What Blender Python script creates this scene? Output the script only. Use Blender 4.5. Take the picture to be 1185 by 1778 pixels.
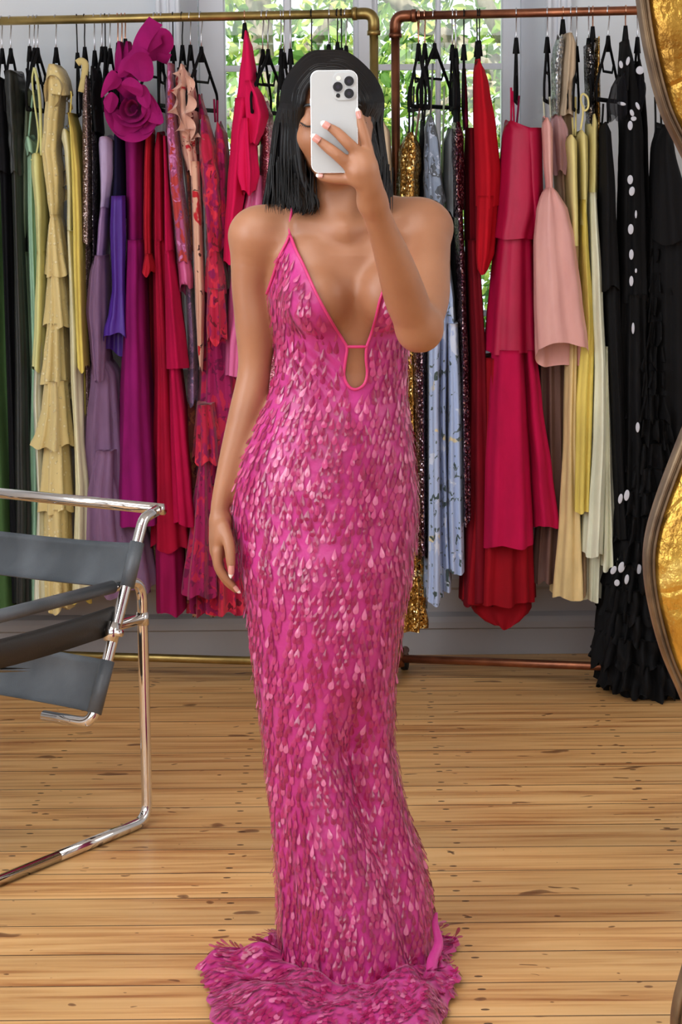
import bpy, math, random
import numpy as np
from mathutils import Vector, Matrix

for _o in list(bpy.data.objects):
    bpy.data.objects.remove(_o)
SC = bpy.context.scene
COL = SC.collection
PI = math.pi

# ---------------------------------------------------------------- camera
CAM_H, F_PX, PITCH, ROLL = 1.42, 3800.0, math.atan(599 / 3800.0), math.radians(0.5)
_F = Vector((0, math.cos(PITCH), -math.sin(PITCH)))
_R0 = Vector((1, 0, 0)); _U0 = Vector((0, math.sin(PITCH), math.cos(PITCH)))
_R = _R0 * math.cos(ROLL) - _U0 * math.sin(ROLL)
_U = _R0 * math.sin(ROLL) + _U0 * math.cos(ROLL)
cam_d = bpy.data.cameras.new('camera'); cam = bpy.data.objects.new('camera', cam_d); COL.objects.link(cam)
cam_d.sensor_fit = 'HORIZONTAL'; cam_d.sensor_width = 36.0; cam_d.lens = F_PX / 1185.0 * 36.0
cam_d.clip_start = 0.05; cam_d.clip_end = 200
cam.matrix_world = Matrix(((_R.x, _U.x, -_F.x, 0), (_R.y, _U.y, -_F.y, 0), (_R.z, _U.z, -_F.z, CAM_H), (0, 0, 0, 1)))
SC.camera = cam

def P(px, py, Y):
    """the point of the place at depth Y that the photo shows at (px, py)"""
    d = _F * F_PX + _R * (px - 592.5) - _U * (py - 889.0)
    k = Y / d.y
    return Vector((d.x * k, Y, CAM_H + d.z * k))
def FL(px, py, z=0.0):
    d = _F * F_PX + _R * (px - 592.5) - _U * (py - 889.0)
    k = (z - CAM_H) / d.z
    return Vector((d.x * k, d.y * k, z))

# ---------------------------------------------------------------- light, world, exposure
SC.view_settings.view_transform = 'Standard'; SC.view_settings.look = 'None'
SC.view_settings.gamma = 1.0; SC.view_settings.use_curve_mapping = False
SC.view_settings.exposure = 0.14
SC.cycles.use_denoising = True
SC.cycles.max_bounces = 7; SC.cycles.diffuse_bounces = 3; SC.cycles.glossy_bounces = 4
SC.cycles.transparent_max_bounces = 12; SC.cycles.transmission_bounces = 4
SC.cycles.sample_clamp_indirect = 6.0
SC.cycles.caustics_reflective = False; SC.cycles.caustics_refractive = False

W = bpy.data.worlds.new('sky'); SC.world = W; W.use_nodes = True
_bg = W.node_tree.nodes['Background']
_bg.inputs['Color'].default_value = (0.80, 0.90, 1.0, 1); _bg.inputs['Strength'].default_value = 1.5

def sun(rot, strength, color, ang):
    d = bpy.data.lights.new('sun', 'SUN'); d.energy = strength; d.color = color; d.angle = ang
    o = bpy.data.objects.new('sun', d); COL.objects.link(o); o.rotation_euler = rot
def area(name, loc, target, sx, sy, power, color):
    d = bpy.data.lights.new(name, 'AREA'); d.shape = 'RECTANGLE'; d.size = sx; d.size_y = sy; d.energy = power; d.color = color
    o = bpy.data.objects.new(name, d); COL.objects.link(o); o.location = loc
    o.rotation_euler = (Vector(target) - Vector(loc)).to_track_quat('-Z', 'Y').to_euler()
sun((math.radians(42), math.radians(-18), 0), 7.0, (1, 0.95, 0.85), 0.02)
area('daylight_front_windows', (-0.5, -1.55, 1.9), (0, 6, 0.9), 3.4, 1.7, 66, (0.98, 0.98, 1.0))
area('overhead_fill', (-0.5, 3.0, 2.86), (-0.3, 3.3, 0.0), 2.2, 2.4, 50, (1.0, 0.97, 0.94))  # added overhead lamp to brighten floor and shoulders; the ceiling has no opening
area('daylight_left_window', (-2.35, 2.6, 1.75), (0.2, 4.1, 0.6), 1.8, 1.9, 60, (0.84, 0.92, 1.0))
area('right_side_light', (2.35, 3.3, 1.9), (0.2, 4.2, 0.7), 1.4, 1.7, 18, (1.0, 0.95, 0.9))  # unseen soft area lamp just inside the right wall

# ---------------------------------------------------------------- helpers
def lin(c):
    r = []
    for v in c:
        v = v / 255.0
        r.append(v / 12.92 if v <= 0.04045 else ((v + 0.055) / 1.055) ** 2.4)
    return tuple(r)
ORG = {}
def tag(o, label=None, cat=None, group=None, kind=None):
    if label: o['label'] = label
    if cat: o['category'] = cat
    if group: o['group'] = group
    if kind: o['kind'] = kind
    return o
def thing(name, loc, label, cat, group=None):
    o = bpy.data.objects.new(name, None); COL.objects.link(o); o.location = loc; o.empty_display_size = 0.05
    ORG[o] = Vector(loc)
    return tag(o, label, cat, group)
class MB:
    def __init__(s): s.V = []; s.Fc = []; s.n = 0; s.M = []
    def add(s, V, Fc, mi=0):
        V = np.asarray(V, dtype=np.float64).reshape(-1, 3)
        s.V.append(V)
        for f in Fc: s.Fc.append(tuple(int(i) + s.n for i in f)); s.M.append(mi)
        s.n += len(V); return s
def mesh(name, mb, mat, parent=None, smooth=True, loc=None, extra=()):
    V = np.concatenate(mb.V) if mb.V else np.zeros((0, 3))
    org = ORG[parent] if parent is not None else (Vector(loc) if loc is not None else Vector((float(V[:, 0].mean()), float(V[:, 1].mean()), float(V[:, 2].min()))))
    V = V - np.array(org)
    me = bpy.data.meshes.new(name); me.from_pydata(V.tolist(), [], mb.Fc); me.update()
    if smooth: me.polygons.foreach_set('use_smooth', [True] * len(me.polygons))
    me.materials.append(mat)
    for m in extra: me.materials.append(m)
    if extra: me.polygons.foreach_set('material_index', mb.M)
    o = bpy.data.objects.new(name, me); COL.objects.link(o); ORG[o] = org
    if parent is not None: o.parent = parent
    else: o.location = org
    return o
def gridF(nr, nc, wrap=False, off=0):
    r = []
    m = nc if wrap else nc - 1
    for i in range(nr - 1):
        for j in range(m):
            a = off + i * nc + j; b = off + i * nc + (j + 1) % nc
            r.append((a, b, b + nc, a + nc))
    return r
def smooth_path(pts, n=8, closed=False):
    pts = [np.array(p, dtype=float) for p in pts]; out = []
    N = len(pts); rng = range(N if closed else N - 1)
    for i in rng:
        p1 = pts[i]; p2 = pts[(i + 1) % N]
        p0 = pts[(i - 1) % N] if (closed or i > 0) else 2 * p1 - p2
        p3 = pts[(i + 2) % N] if (closed or i < N - 2) else 2 * p2 - p1
        for k in range(n):
            t = k / n
            out.append(0.5 * ((2 * p1) + (-p0 + p2) * t + (2 * p0 - 5 * p1 + 4 * p2 - p3) * t * t + (-p0 + 3 * p1 - 3 * p2 + p3) * t ** 3))
    if not closed: out.append(pts[-1])
    return out
def fillet(pts, r, n=7):
    """polyline with rounded corners of radius about r (bent pipe)"""
    pts = [Vector(p) for p in pts]; out = [pts[0]]
    for i in range(1, len(pts) - 1):
        a, b, c = pts[i - 1], pts[i], pts[i + 1]
        rr = min(r, (a - b).length * 0.49, (c - b).length * 0.49)
        p = b + (a - b).normalized() * rr; q = b + (c - b).normalized() * rr
        for k in range(n + 1):
            t = k / n; out.append(p * (1 - t) ** 2 + b * 2 * t * (1 - t) + q * t * t)
    out.append(pts[-1]); return out
def tube(mb, pts, rad, seg=12, closed=False, cap=True, flat=None, mi=0, up=None):
    pts = [np.array(p, dtype=float) for p in pts]; N = len(pts)
    if not hasattr(rad, '__len__'): rad = [rad] * N
    T = []
    for i in range(N):
        a = pts[(i - 1) % N] if (closed or i > 0) else pts[i]
        b = pts[(i + 1) % N] if (closed or i < N - 1) else pts[i]
        d = b - a; L = np.linalg.norm(d); T.append(d / L if L > 1e-12 else np.array([0, 0, 1.0]))
    ref = np.array(up if up is not None else ([0, 0, 1.0] if abs(T[0][2]) < 0.9 else [0, 1.0, 0]), dtype=float)
    nrm = ref - T[0] * ref.dot(T[0]); nrm /= np.linalg.norm(nrm)
    V = []
    for i in range(N):
        nrm = nrm - T[i] * nrm.dot(T[i]); L = np.linalg.norm(nrm)
        nrm = nrm / L if L > 1e-9 else np.array([1.0, 0, 0])
        bi = np.cross(T[i], nrm)
        for k in range(seg):
            a = 2 * PI * k / seg
            fx, fy = (1, 1) if flat is None else flat
            V.append(pts[i] + rad[i] * (nrm * math.cos(a) * fx + bi * math.sin(a) * fy))
    Fc = gridF(N, seg, True)
    if closed:
        for k in range(seg):
            a = (N - 1) * seg + k; b = (N - 1) * seg + (k + 1) % seg
            Fc.append((a, b, (k + 1) % seg, k))
    elif cap:
        Fc.append(tuple(range(seg))[::-1]); Fc.append(tuple((N - 1) * seg + k for k in range(seg)))
    mb.add(V, Fc, mi); return mb
def box(mb, c, s, rot=None, bev=0.0, mi=0):
    x, y, z = s[0] / 2, s[1] / 2, s[2] / 2
    b = min(bev, x * .49, y * .49, z * .49)
    V = []
    if b <= 0:
        V = [(-x, -y, -z), (x, -y, -z), (x, y, -z), (-x, y, -z), (-x, -y, z), (x, -y, z), (x, y, z), (-x, y, z)]
        Fc = [(3, 2, 1, 0), (4, 5, 6, 7), (0, 1, 5, 4), (1, 2, 6, 5), (2, 3, 7, 6), (3, 0, 4, 7)]
    else:
        def ring(ix, iy, z_): return [(-ix, -iy, z_), (ix, -iy, z_), (ix, iy, z_), (-ix, iy, z_)]
        def oct_(ix, iy, z_): return [(-ix + b, -iy, z_), (ix - b, -iy, z_), (ix, -iy + b, z_), (ix, iy - b, z_), (ix - b, iy, z_), (-ix + b, iy, z_), (-ix, iy - b, z_), (-ix, -iy + b, z_)]
        V = oct_(x - b, y - b, -z) + oct_(x, y, -z + b) + oct_(x, y, z - b) + oct_(x - b, y - b, z)
        Fc = gridF(4, 8, True) + [tuple(range(8))[::-1], tuple(24 + k for k in range(8))]
    V = np.array(V, dtype=float)
    if rot is not None: V = V @ np.array(rot.to_3x3()).T
    mb.add(V + np.array(c), Fc, mi); return mb
def ellipsoid(mb, c, r, rot=None, nu=16, nv=12, mi=0):
    V = []
    for i in range(nv + 1):
        a = PI * i / nv
        for j in range(nu):
            b = 2 * PI * j / nu
            V.append((r[0] * math.sin(a) * math.cos(b), r[1] * math.sin(a) * math.sin(b), r[2] * math.cos(a)))
    V = np.array(V)
    if rot is not None: V = V @ np.array(rot.to_3x3()).T
    mb.add(V + np.array(c), gridF(nv + 1, nu, True), mi); return mb

# ---------------------------------------------------------------- materials
def mat_new(name):
    m = bpy.data.materials.new(name); m.use_nodes = True
    nt = m.node_tree; b = nt.nodes['Principled BSDF']
    return m, nt, b
def N(nt, t, **kw):
    n = nt.nodes.new(t)
    for k, v in kw.items():
        if k in n.inputs: n.inputs[k].default_value = v
        else: setattr(n, k, v)
    return n
def rgba(c): return (c[0], c[1], c[2], 1)
def plain(name, c, rough=0.5, metal=0.0, spec=0.5, bump=0.0, bscale=200, coat=0.0):
    m, nt, b = mat_new(name)
    b.inputs['Base Color'].default_value = rgba(lin(c)); b.inputs['Roughness'].default_value = rough
    b.inputs['Metallic'].default_value = metal; b.inputs['Specular IOR Level'].default_value = spec
    b.inputs['Coat Weight'].default_value = coat
    if bump:
        tc = N(nt, 'ShaderNodeTexCoord'); n = N(nt, 'ShaderNodeTexNoise', Scale=bscale, Detail=3.0)
        bp = N(nt, 'ShaderNodeBump', Strength=bump, Distance=0.002)
        nt.links.new(tc.outputs['Object'], n.inputs['Vector']); nt.links.new(n.outputs['Fac'], bp.inputs['Height'])
        nt.links.new(bp.outputs['Normal'], b.inputs['Normal'])
    return m
def ramp(nt, stops, interp='LINEAR'):
    r = N(nt, 'ShaderNodeValToRGB'); e = r.color_ramp.elements; r.color_ramp.interpolation = interp
    while len(e) < len(stops): e.new(0.5)
    for k, (p, c) in enumerate(stops): e[k].position = p; e[k].color = rgba(c) if len(c) == 3 else c
    return r
def cloth(name, c, rough=0.85, sheen=0.12, var=0.12, weave=0.25, wscale=500, c2=None, cscale=5, spec=0.25, alpha=None):
    """woven cloth: slight dye variation, weave and crumple bump, sheen"""
    m, nt, b = mat_new(name); L = nt.links.new
    tc = N(nt, 'ShaderNodeTexCoord'); mp = N(nt, 'ShaderNodeMapping'); mp.inputs['Scale'].default_value = (1, 1, 0.35)
    L(tc.outputs['Object'], mp.inputs['Vector'])
    n = N(nt, 'ShaderNodeTexNoise', Scale=cscale * 4.0, Detail=4.0); L(mp.outputs['Vector'], n.inputs['Vector'])
    a = lin(c); d = lin(c2) if c2 else tuple(x * (1 - 2 * var) for x in a)
    r = ramp(nt, [(0.35, d), (0.65, a)]); L(n.outputs['Fac'], r.inputs['Fac']); L(r.outputs['Color'], b.inputs['Base Color'])
    b.inputs['Roughness'].default_value = rough; b.inputs['Specular IOR Level'].default_value = spec
    b.inputs['Sheen Weight'].default_value = sheen * .5; b.inputs['Sheen Roughness'].default_value = 0.4
    b.inputs['Sheen Tint'].default_value = rgba(tuple(min(1, x * 1.3 + 0.1) for x in a))
    w = N(nt, 'ShaderNodeTexNoise', Scale=wscale, Detail=2.0); L(tc.outputs['Object'], w.inputs['Vector'])
    w2 = N(nt, 'ShaderNodeTexNoise', Scale=28.0, Detail=3.0); L(mp.outputs['Vector'], w2.inputs['Vector'])
    b1 = N(nt, 'ShaderNodeBump', Strength=weave, Distance=0.001); L(w.outputs['Fac'], b1.inputs['Height'])
    b2 = N(nt, 'ShaderNodeBump', Strength=0.35, Distance=0.006); L(w2.outputs['Fac'], b2.inputs['Height']); L(b1.outputs['Normal'], b2.inputs['Normal'])
    L(b2.outputs['Normal'], b.inputs['Normal'])
    if alpha is not None: b.inputs['Alpha'].default_value = alpha
    return m
def satin(name, c, rough=0.32, c2=None): return cloth(name, c, rough=rough, sheen=0.05, weave=0.05, spec=0.4, c2=c2)
def sequined(name, c, c2, scale=260, glint=(255, 240, 230), rough=0.2):
    """tiny overlapping sequins: every cell has its own tilt and metal shine"""
    m, nt, b = mat_new(name); L = nt.links.new
    tc = N(nt, 'ShaderNodeTexCoord'); v = N(nt, 'ShaderNodeTexVoronoi', Scale=scale); L(tc.outputs['Object'], v.inputs['Vector'])
    mx = N(nt, 'ShaderNodeSeparateColor'); L(v.outputs['Color'], mx.inputs['Color'])
    r = ramp(nt, [(0.0, lin(c2)), (0.75, lin(c)), (1.0, lin(glint))]); L(mx.outputs[0], r.inputs['Fac']); L(r.outputs['Color'], b.inputs['Base Color'])
    b.inputs['Metallic'].default_value = 0.75; b.inputs['Roughness'].default_value = rough
    vm = N(nt, 'ShaderNodeVectorMath', operation='SUBTRACT'); L(v.outputs['Color'], vm.inputs[0]); vm.inputs[1].default_value = (0.5, 0.5, 0.5)
    vs = N(nt, 'ShaderNodeVectorMath', operation='SCALE'); L(vm.outputs[0], vs.inputs[0]); vs.inputs['Scale'].default_value = 1.1
    g = N(nt, 'ShaderNodeNewGeometry'); ad = N(nt, 'ShaderNodeVectorMath', operation='ADD'); L(g.outputs['Normal'], ad.inputs[0]); L(vs.outputs[0], ad.inputs[1])
    nn = N(nt, 'ShaderNodeVectorMath', operation='NORMALIZE'); L(ad.outputs[0], nn.inputs[0]); L(nn.outputs[0], b.inputs['Normal'])
    return m
def printed(name, ground, spots, scale=22, rough=0.7, seed=0.0, spread=0.5, sheen=0.2):
    """printed cloth: irregular blossoms and leaves in several colours on a ground"""
    m, nt, b = mat_new(name); L = nt.links.new
    tc = N(nt, 'ShaderNodeTexCoord'); prev = None
    nz = N(nt, 'ShaderNodeTexNoise', Scale=scale * 1.6, Detail=2.0); L(tc.outputs['Object'], nz.inputs['Vector'])
    base = N(nt, 'ShaderNodeRGB'); base.outputs[0].default_value = rgba(lin(ground)); prev = base.outputs[0]
    for k, (c, sc, th) in enumerate(spots):
        mp = N(nt, 'ShaderNodeMapping'); mp.inputs['Location'].default_value = (seed + 3.1 * k, 1.7 * k, 0.9 * k); mp.inputs['Scale'].default_value = (1, 1, 0.75)
        ad = N(nt, 'ShaderNodeMix', data_type='RGBA'); ad.inputs['Factor'].default_value = 0.045
        L(tc.outputs['Object'], ad.inputs['A']); L(nz.outputs['Color'], ad.inputs['B']); L(ad.outputs['Result'], mp.inputs['Vector'])
        v = N(nt, 'ShaderNodeTexNoise', Scale=scale * sc, Detail=1.5, Distortion=1.2); L(mp.outputs['Vector'], v.inputs['Vector'])
        r = ramp(nt, [(th, (0, 0, 0)), (th + 0.02, (1, 1, 1))]); L(v.outputs['Fac'], r.inputs['Fac'])
        mx = N(nt, 'ShaderNodeMix', data_type='RGBA'); L(r.outputs['Color'], mx.inputs['Factor']); L(prev, mx.inputs['A']); mx.inputs['B'].default_value = rgba(lin(c))
        prev = mx.outputs['Result']
    L(prev, b.inputs['Base Color']); b.inputs['Roughness'].default_value = rough; b.inputs['Sheen Weight'].default_value = sheen
    b.inputs['Specular IOR Level'].default_value = 0.3
    w2 = N(nt, 'ShaderNodeTexNoise', Scale=30.0, Detail=3.0); L(tc.outputs['Object'], w2.inputs['Vector'])
    b2 = N(nt, 'ShaderNodeBump', Strength=0.35, Distance=0.006); L(w2.outputs['Fac'], b2.inputs['Height']); L(b2.outputs['Normal'], b.inputs['Normal'])
    return m
def dotted(name, ground, dot, scale=30, th=0.3, rough=0.8, bump=0.0):
    m, nt, b = mat_new(name); L = nt.links.new
    tc = N(nt, 'ShaderNodeTexCoord'); v = N(nt, 'ShaderNodeTexVoronoi', Scale=scale, Randomness=0.75); L(tc.outputs['Object'], v.inputs['Vector'])
    r = ramp(nt, [(th, (1, 1, 1)), (th + 0.03, (0, 0, 0))]); L(v.outputs['Distance'], r.inputs['Fac'])
    mx = N(nt, 'ShaderNodeMix', data_type='RGBA'); L(r.outputs['Color'], mx.inputs['Factor'])
    mx.inputs['A'].default_value = rgba(lin(ground)); mx.inputs['B'].default_value = rgba(lin(dot)); L(mx.outputs['Result'], b.inputs['Base Color'])
    b.inputs['Roughness'].default_value = rough; b.inputs['Sheen Weight'].default_value = 0.25
    n = N(nt, 'ShaderNodeTexNoise', Scale=60.0, Detail=4.0); L(tc.outputs['Object'], n.inputs['Vector'])
    b1 = N(nt, 'ShaderNodeBump', Strength=0.4, Distance=0.004); L(n.outputs['Fac'], b1.inputs['Height'])
    if bump:
        b2 = N(nt, 'ShaderNodeBump', Strength=bump, Distance=0.004); L(r.outputs['Color'], b2.inputs['Height']); L(b1.outputs['Normal'], b2.inputs['Normal']); L(b2.outputs['Normal'], b.inputs['Normal'])
    else: L(b1.outputs['Normal'], b.inputs['Normal'])
    return m
M = {}
M['black_velvet'] = cloth('black_velvet', (14, 14, 17), rough=0.95, sheen=0.15)
M['hook_steel'] = plain('hook_steel', (205, 205, 210), 0.25, 1.0)
M['hook_rose'] = plain('hook_rose', (215, 160, 130), 0.25, 1.0)
M['hook_dark'] = plain('hook_dark', (40, 38, 38), 0.35, 0.8)
M['chrome'] = plain('chrome', (225, 222, 220), 0.07, 1.0)
def patina(name, a, b_, rough=0.35, scale=14):
    m, nt, b = mat_new(name); L = nt.links.new
    tc = N(nt, 'ShaderNodeTexCoord'); n = N(nt, 'ShaderNodeTexNoise', Scale=scale, Detail=5.0); L(tc.outputs['Object'], n.inputs['Vector'])
    r = ramp(nt, [(0.35, lin(a)), (0.65, lin(b_))]); L(n.outputs['Fac'], r.inputs['Fac']); L(r.outputs['Color'], b.inputs['Base Color'])
    b.inputs['Metallic'].default_value = 0.85; b.inputs['Roughness'].default_value = rough
    return m
M['brass'] = patina('brass_pipe', (140, 120, 70), (180, 155, 95))
M['copper'] = patina('copper_pipe', (125, 78, 58), (165, 105, 75))
M['rubber'] = plain('black_rubber', (18, 18, 18), 0.6)
M['wall'] = plain('wall_paint', (230, 235, 240), 0.8, bump=0.08, bscale=90)
M['trim'] = plain('white_gloss_paint', (232, 235, 242), 0.35, bump=0.05, bscale=40)
M['skirting'] = plain('grey_white_skirting_paint', (176, 173, 174), 0.45, bump=0.05, bscale=40)
# ================================================================ the room
WY = 6.34
def struct(name, mb, mat, parent=None, extra=(), smooth=False, loc=(0, 0, 0)):
    o = mesh(name, mb, mat, parent, smooth=smooth, loc=None if parent is not None else loc, extra=extra)
    if parent is None: o['kind'] = 'structure'
    return o

# floor of pale pine boards laid across the room
def floor_mat():
    m, nt, b = mat_new('pine_boards'); L = nt.links.new
    tc = N(nt, 'ShaderNodeTexCoord'); sp = N(nt, 'ShaderNodeSeparateXYZ'); L(tc.outputs['Object'], sp.inputs[0])
    def mth(op, a, b_=None, c=None):
        n = N(nt, 'ShaderNodeMath', operation=op)
        for i, v in enumerate((a, b_, c)):
            if v is None: continue
            if isinstance(v, (int, float)): n.inputs[i].default_value = v
            else: L(v, n.inputs[i])
        return n.outputs[0]
    yb = mth('DIVIDE', mth('SUBTRACT', sp.outputs['Y'], 3.83), 0.155)
    idx = mth('FLOOR', yb); fr = mth('SUBTRACT', yb, idx)
    wn = N(nt, 'ShaderNodeTexWhiteNoise', noise_dimensions='1D'); L(idx, wn.inputs['W'])
    xo = mth('ADD', sp.outputs['X'], mth('MULTIPLY', wn.outputs['Value'], 37.0))
    # grain: long streaks
    cv = N(nt, 'ShaderNodeCombineXYZ'); L(mth('MULTIPLY', xo, 1.0), cv.inputs[0]); L(mth('MULTIPLY', sp.outputs['Y'], 1.0), cv.inputs[1]); L(mth('MULTIPLY', idx, 3.3), cv.inputs[2])
    mp = N(nt, 'ShaderNodeMapping'); mp.inputs['Scale'].default_value = (1.3, 26, 1); L(cv.outputs[0], mp.inputs['Vector'])
    n1 = N(nt, 'ShaderNodeTexNoise', Scale=1.6, Detail=6.0, Distortion=0.6); L(mp.outputs['Vector'], n1.inputs['Vector'])
    r1 = ramp(nt, [(0.28, lin((164, 104, 56))), (0.42, lin((204, 150, 92))), (0.55, lin((223, 173, 112))), (0.75, lin((231, 186, 128)))])
    L(n1.outputs['Fac'], r1.inputs['Fac'])
    mp2 = N(nt, 'ShaderNodeMapping'); mp2.inputs['Scale'].default_value = (0.7, 2.5, 1); L(cv.outputs[0], mp2.inputs['Vector'])
    n2 = N(nt, 'ShaderNodeTexNoise', Scale=3.0, Detail=3.0); L(mp2.outputs['Vector'], n2.inputs['Vector'])
    tone = mth('ADD', mth('MULTIPLY', wn.outputs['Value'], 0.22), mth('MULTIPLY', n2.outputs['Fac'], 0.5))
    tone = mth('ADD', tone, 0.62)
    mx = N(nt, 'ShaderNodeVectorMath', operation='SCALE'); L(r1.outputs['Color'], mx.inputs[0]); L(tone, mx.inputs['Scale'])
    # knots: few, long ovals with a dark heart
    def knots(sx, sy, sc, th, seed):
        c = N(nt, 'ShaderNodeMapping'); c.inputs['Scale'].default_value = (sx, sy, 1); c.inputs['Location'].default_value = (seed, seed * 2, 0)
        c2 = N(nt, 'ShaderNodeCombineXYZ'); L(xo, c2.inputs[0]); L(sp.outputs['Y'], c2.inputs[1]); L(c2.outputs[0], c.inputs['Vector'])
        wob = N(nt, 'ShaderNodeTexNoise', Scale=9.0, Detail=2.0); L(c2.outputs[0], wob.inputs['Vector'])
        ad = N(nt, 'ShaderNodeVectorMath', operation='MULTIPLY_ADD'); L(wob.outputs['Color'], ad.inputs[0]); ad.inputs[1].default_value = (0.18, 0.18, 0); L(c.outputs['Vector'], ad.inputs[2])
        v = N(nt, 'ShaderNodeTexVoronoi', voronoi_dimensions='2D', Scale=sc); L(ad.outputs[0], v.inputs['Vector'])
        se = N(nt, 'ShaderNodeSeparateColor'); L(v.outputs['Color'], se.inputs[0])
        size = mth('MULTIPLY', mth('POWER', se.outputs[0], 2.5), th)
        q = mth('DIVIDE', v.outputs['Distance'], mth('ADD', size, 0.001))
        rr = ramp(nt, [(0.0, (1, 1, 1)), (0.75, (0.75, 0.75, 0.75)), (1.0, (0, 0, 0))]); L(q, rr.inputs['Fac']); return rr.outputs['Color']
    k1 = knots(1.0, 2.4, 3.2, 0.11, 4.3); k2 = knots(1.0, 1.9, 7.0, 0.09, 1.3)
    kk = mth('MAXIMUM', k1, k2)
    m2 = N(nt, 'ShaderNodeMix', data_type='RGBA'); L(mth('MULTIPLY', kk, 0.85), m2.inputs['Factor']); L(mx.outputs[0], m2.inputs['A']); m2.inputs['B'].default_value = rgba(lin((88, 44, 20)))
    # nails in pairs at the joists
    xm = mth('ABSOLUTE', mth('SUBTRACT', mth('FRACT', mth('DIVIDE', mth('ADD', sp.outputs['X'], mth('ADD', 20.23, mth('MULTIPLY', wn.outputs['Value'], 0.02))), 0.46)), 0.5))
    xd = mth('MULTIPLY', xm, 0.46)
    def nd(f0): return mth('MULTIPLY', mth('ABSOLUTE', mth('SUBTRACT', fr, f0)), 0.155)
    yd = mth('MINIMUM', nd(0.2), nd(0.8))
    dd = mth('SQRT', mth('ADD', mth('MULTIPLY', mth('MULTIPLY', xd, xd), 0.3), mth('MULTIPLY', yd, yd)))
    nail = mth('LESS_THAN', dd, 0.0042)
    gap = mth('MULTIPLY', mth('ABSOLUTE', mth('SUBTRACT', fr, 0.5)), 2.0)
    gapm = mth('GREATER_THAN', gap, 0.972)
    gn = mth('MAXIMUM', nail, gapm)
    m3 = N(nt, 'ShaderNodeMix', data_type='RGBA'); L(mth('MULTIPLY', gn, 0.85), m3.inputs['Factor']); L(m2.outputs['Result'], m3.inputs['A']); m3.inputs['B'].default_value = rgba(lin((48, 24, 12)))
    L(m3.outputs['Result'], b.inputs['Base Color'])
    b.inputs['Roughness'].default_value = 0.42; b.inputs['Specular IOR Level'].default_value = 0.45
    hb = mth('SUBTRACT', mth('MULTIPLY', n1.outputs['Fac'], 0.25), gapm)
    bp = N(nt, 'ShaderNodeBump', Strength=0.5, Distance=0.003); L(hb, bp.inputs['Height']); L(bp.outputs['Normal'], b.inputs['Normal'])
    return m
mb = MB(); box(mb, (0, 2.3, -0.05), (5.2, 8.2, 0.1)); struct('floor', mb, floor_mat())

# walls: the back wall has the window opening
zs, zt = 0.86, 2.52
xa, xb = P(316, 100, WY).x, P(947, 100, WY).x
mb = MB(); T_ = 0.30; yc = WY + T_ / 2
box(mb, ((-2.6 + xa) / 2, yc, 1.45), (xa + 2.6, T_, 2.9)); box(mb, ((2.6 + xb) / 2, yc, 1.45), (2.6 - xb, T_, 2.9))
box(mb, ((xa + xb) / 2, yc, zs / 2), (xb - xa, T_, zs)); box(mb, ((xa + xb) / 2, yc, (zt + 2.9) / 2), (xb - xa, T_, 2.9 - zt))
struct('wall_back', mb, M['wall'])
mb = MB(); box(mb, (-2.55, 2.3, 1.45), (0.1, 8.0, 2.9)); struct('wall_left', mb, M['wall'])
mb = MB(); box(mb, (2.55, 2.3, 1.45), (0.1, 8.0, 2.9)); struct('wall_right', mb, M['wall'])
mb = MB(); box(mb, (0, -1.75, 1.45), (5.2, 0.1, 2.9)); struct('wall_front', mb, M['wall'])
mb = MB(); box(mb, (0, 2.3, 2.95), (5.2, 8.2, 0.1)); struct('ceiling', mb, M['wall'])

# skirting: tall panelled board with mouldings
def profile_x(mb, prof, x0, x1):
    V = [(x0, y, z) for y, z in prof] + [(x1, y, z) for y, z in prof]; n = len(prof)
    mb.add(V, [(i, i + 1, n + i + 1, n + i) for i in range(n - 1)]); return mb
mb = MB()
profile_x(mb, [(WY, 0.37), (WY - .012, 0.365), (WY - .03, 0.345), (WY - .03, 0.325), (WY - .016, 0.315), (WY - .016, 0.255), (WY - .034, 0.245), (WY - .04, 0.225), (WY - .04, 0.2), (WY - .026, 0.19),
               (WY - .026, 0.125), (WY - .05, 0.115), (WY - .056, 0.1), (WY - .056, 0.082), (WY - .045, 0.076), (WY - .045, 0.0)], -2.5, 2.5)
struct('baseboard_back', mb, M['skirting'])

# window: splayed reveal, casing, frame with muntins, panes
FY = WY + 0.17
x0, x1 = P(345, 100, FY).x, P(905, 100, FY).x
mb = MB()
for (a, b_) in ((xa, x0), (xb, x1)):
    mb.add([(a, WY - .001, zs), (a, WY - .001, zt), (b_, FY, zt), (b_, FY, zs)], [(0, 1, 2, 3)])
mb.add([(xa, WY - .02, zs + .003), (xb, WY - .02, zs + .003), (xb, FY, zs + .003), (xa, FY, zs + .003), (xa, WY - .001, zt), (xb, WY - .001, zt), (x1, FY, zt), (x0, FY, zt)], [(0, 1, 2, 3), (4, 5, 6, 7)])
struct('window_1_reveal', mb, M['trim'])
mb = MB()
def casing(mb, xc, wd, z0, z1):
    for off, w_, t_ in ((0, wd, .018), (-wd * .38, wd * .2, .034), (wd * .38, wd * .2, .03), (0, wd * .12, .026)):
        box(mb, (xc + off, WY - t_ / 2, (z0 + z1) / 2), (w_, t_, z1 - z0), bev=.004)
xl0, xr1 = P(272, 100, WY).x, P(992, 100, WY).x
casing(mb, (xl0 + xa) / 2, xa - xl0, .37, zt + .08); casing(mb, (xr1 + xb) / 2, xr1 - xb, .37, zt + .08)
box(mb, ((xl0 + xr1) / 2, WY - .02, zt + .06), (xr1 - xl0 + .06, .05, .1), bev=.006)
struct('trim_1', mb, M['trim'])
mb = MB(); box(mb, ((xl0 + xr1) / 2, WY - .02, zs - .02), (xr1 - xl0 + .04, .12, .035), bev=.008); struct('window_1_sill', mb, M['trim'])
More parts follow.
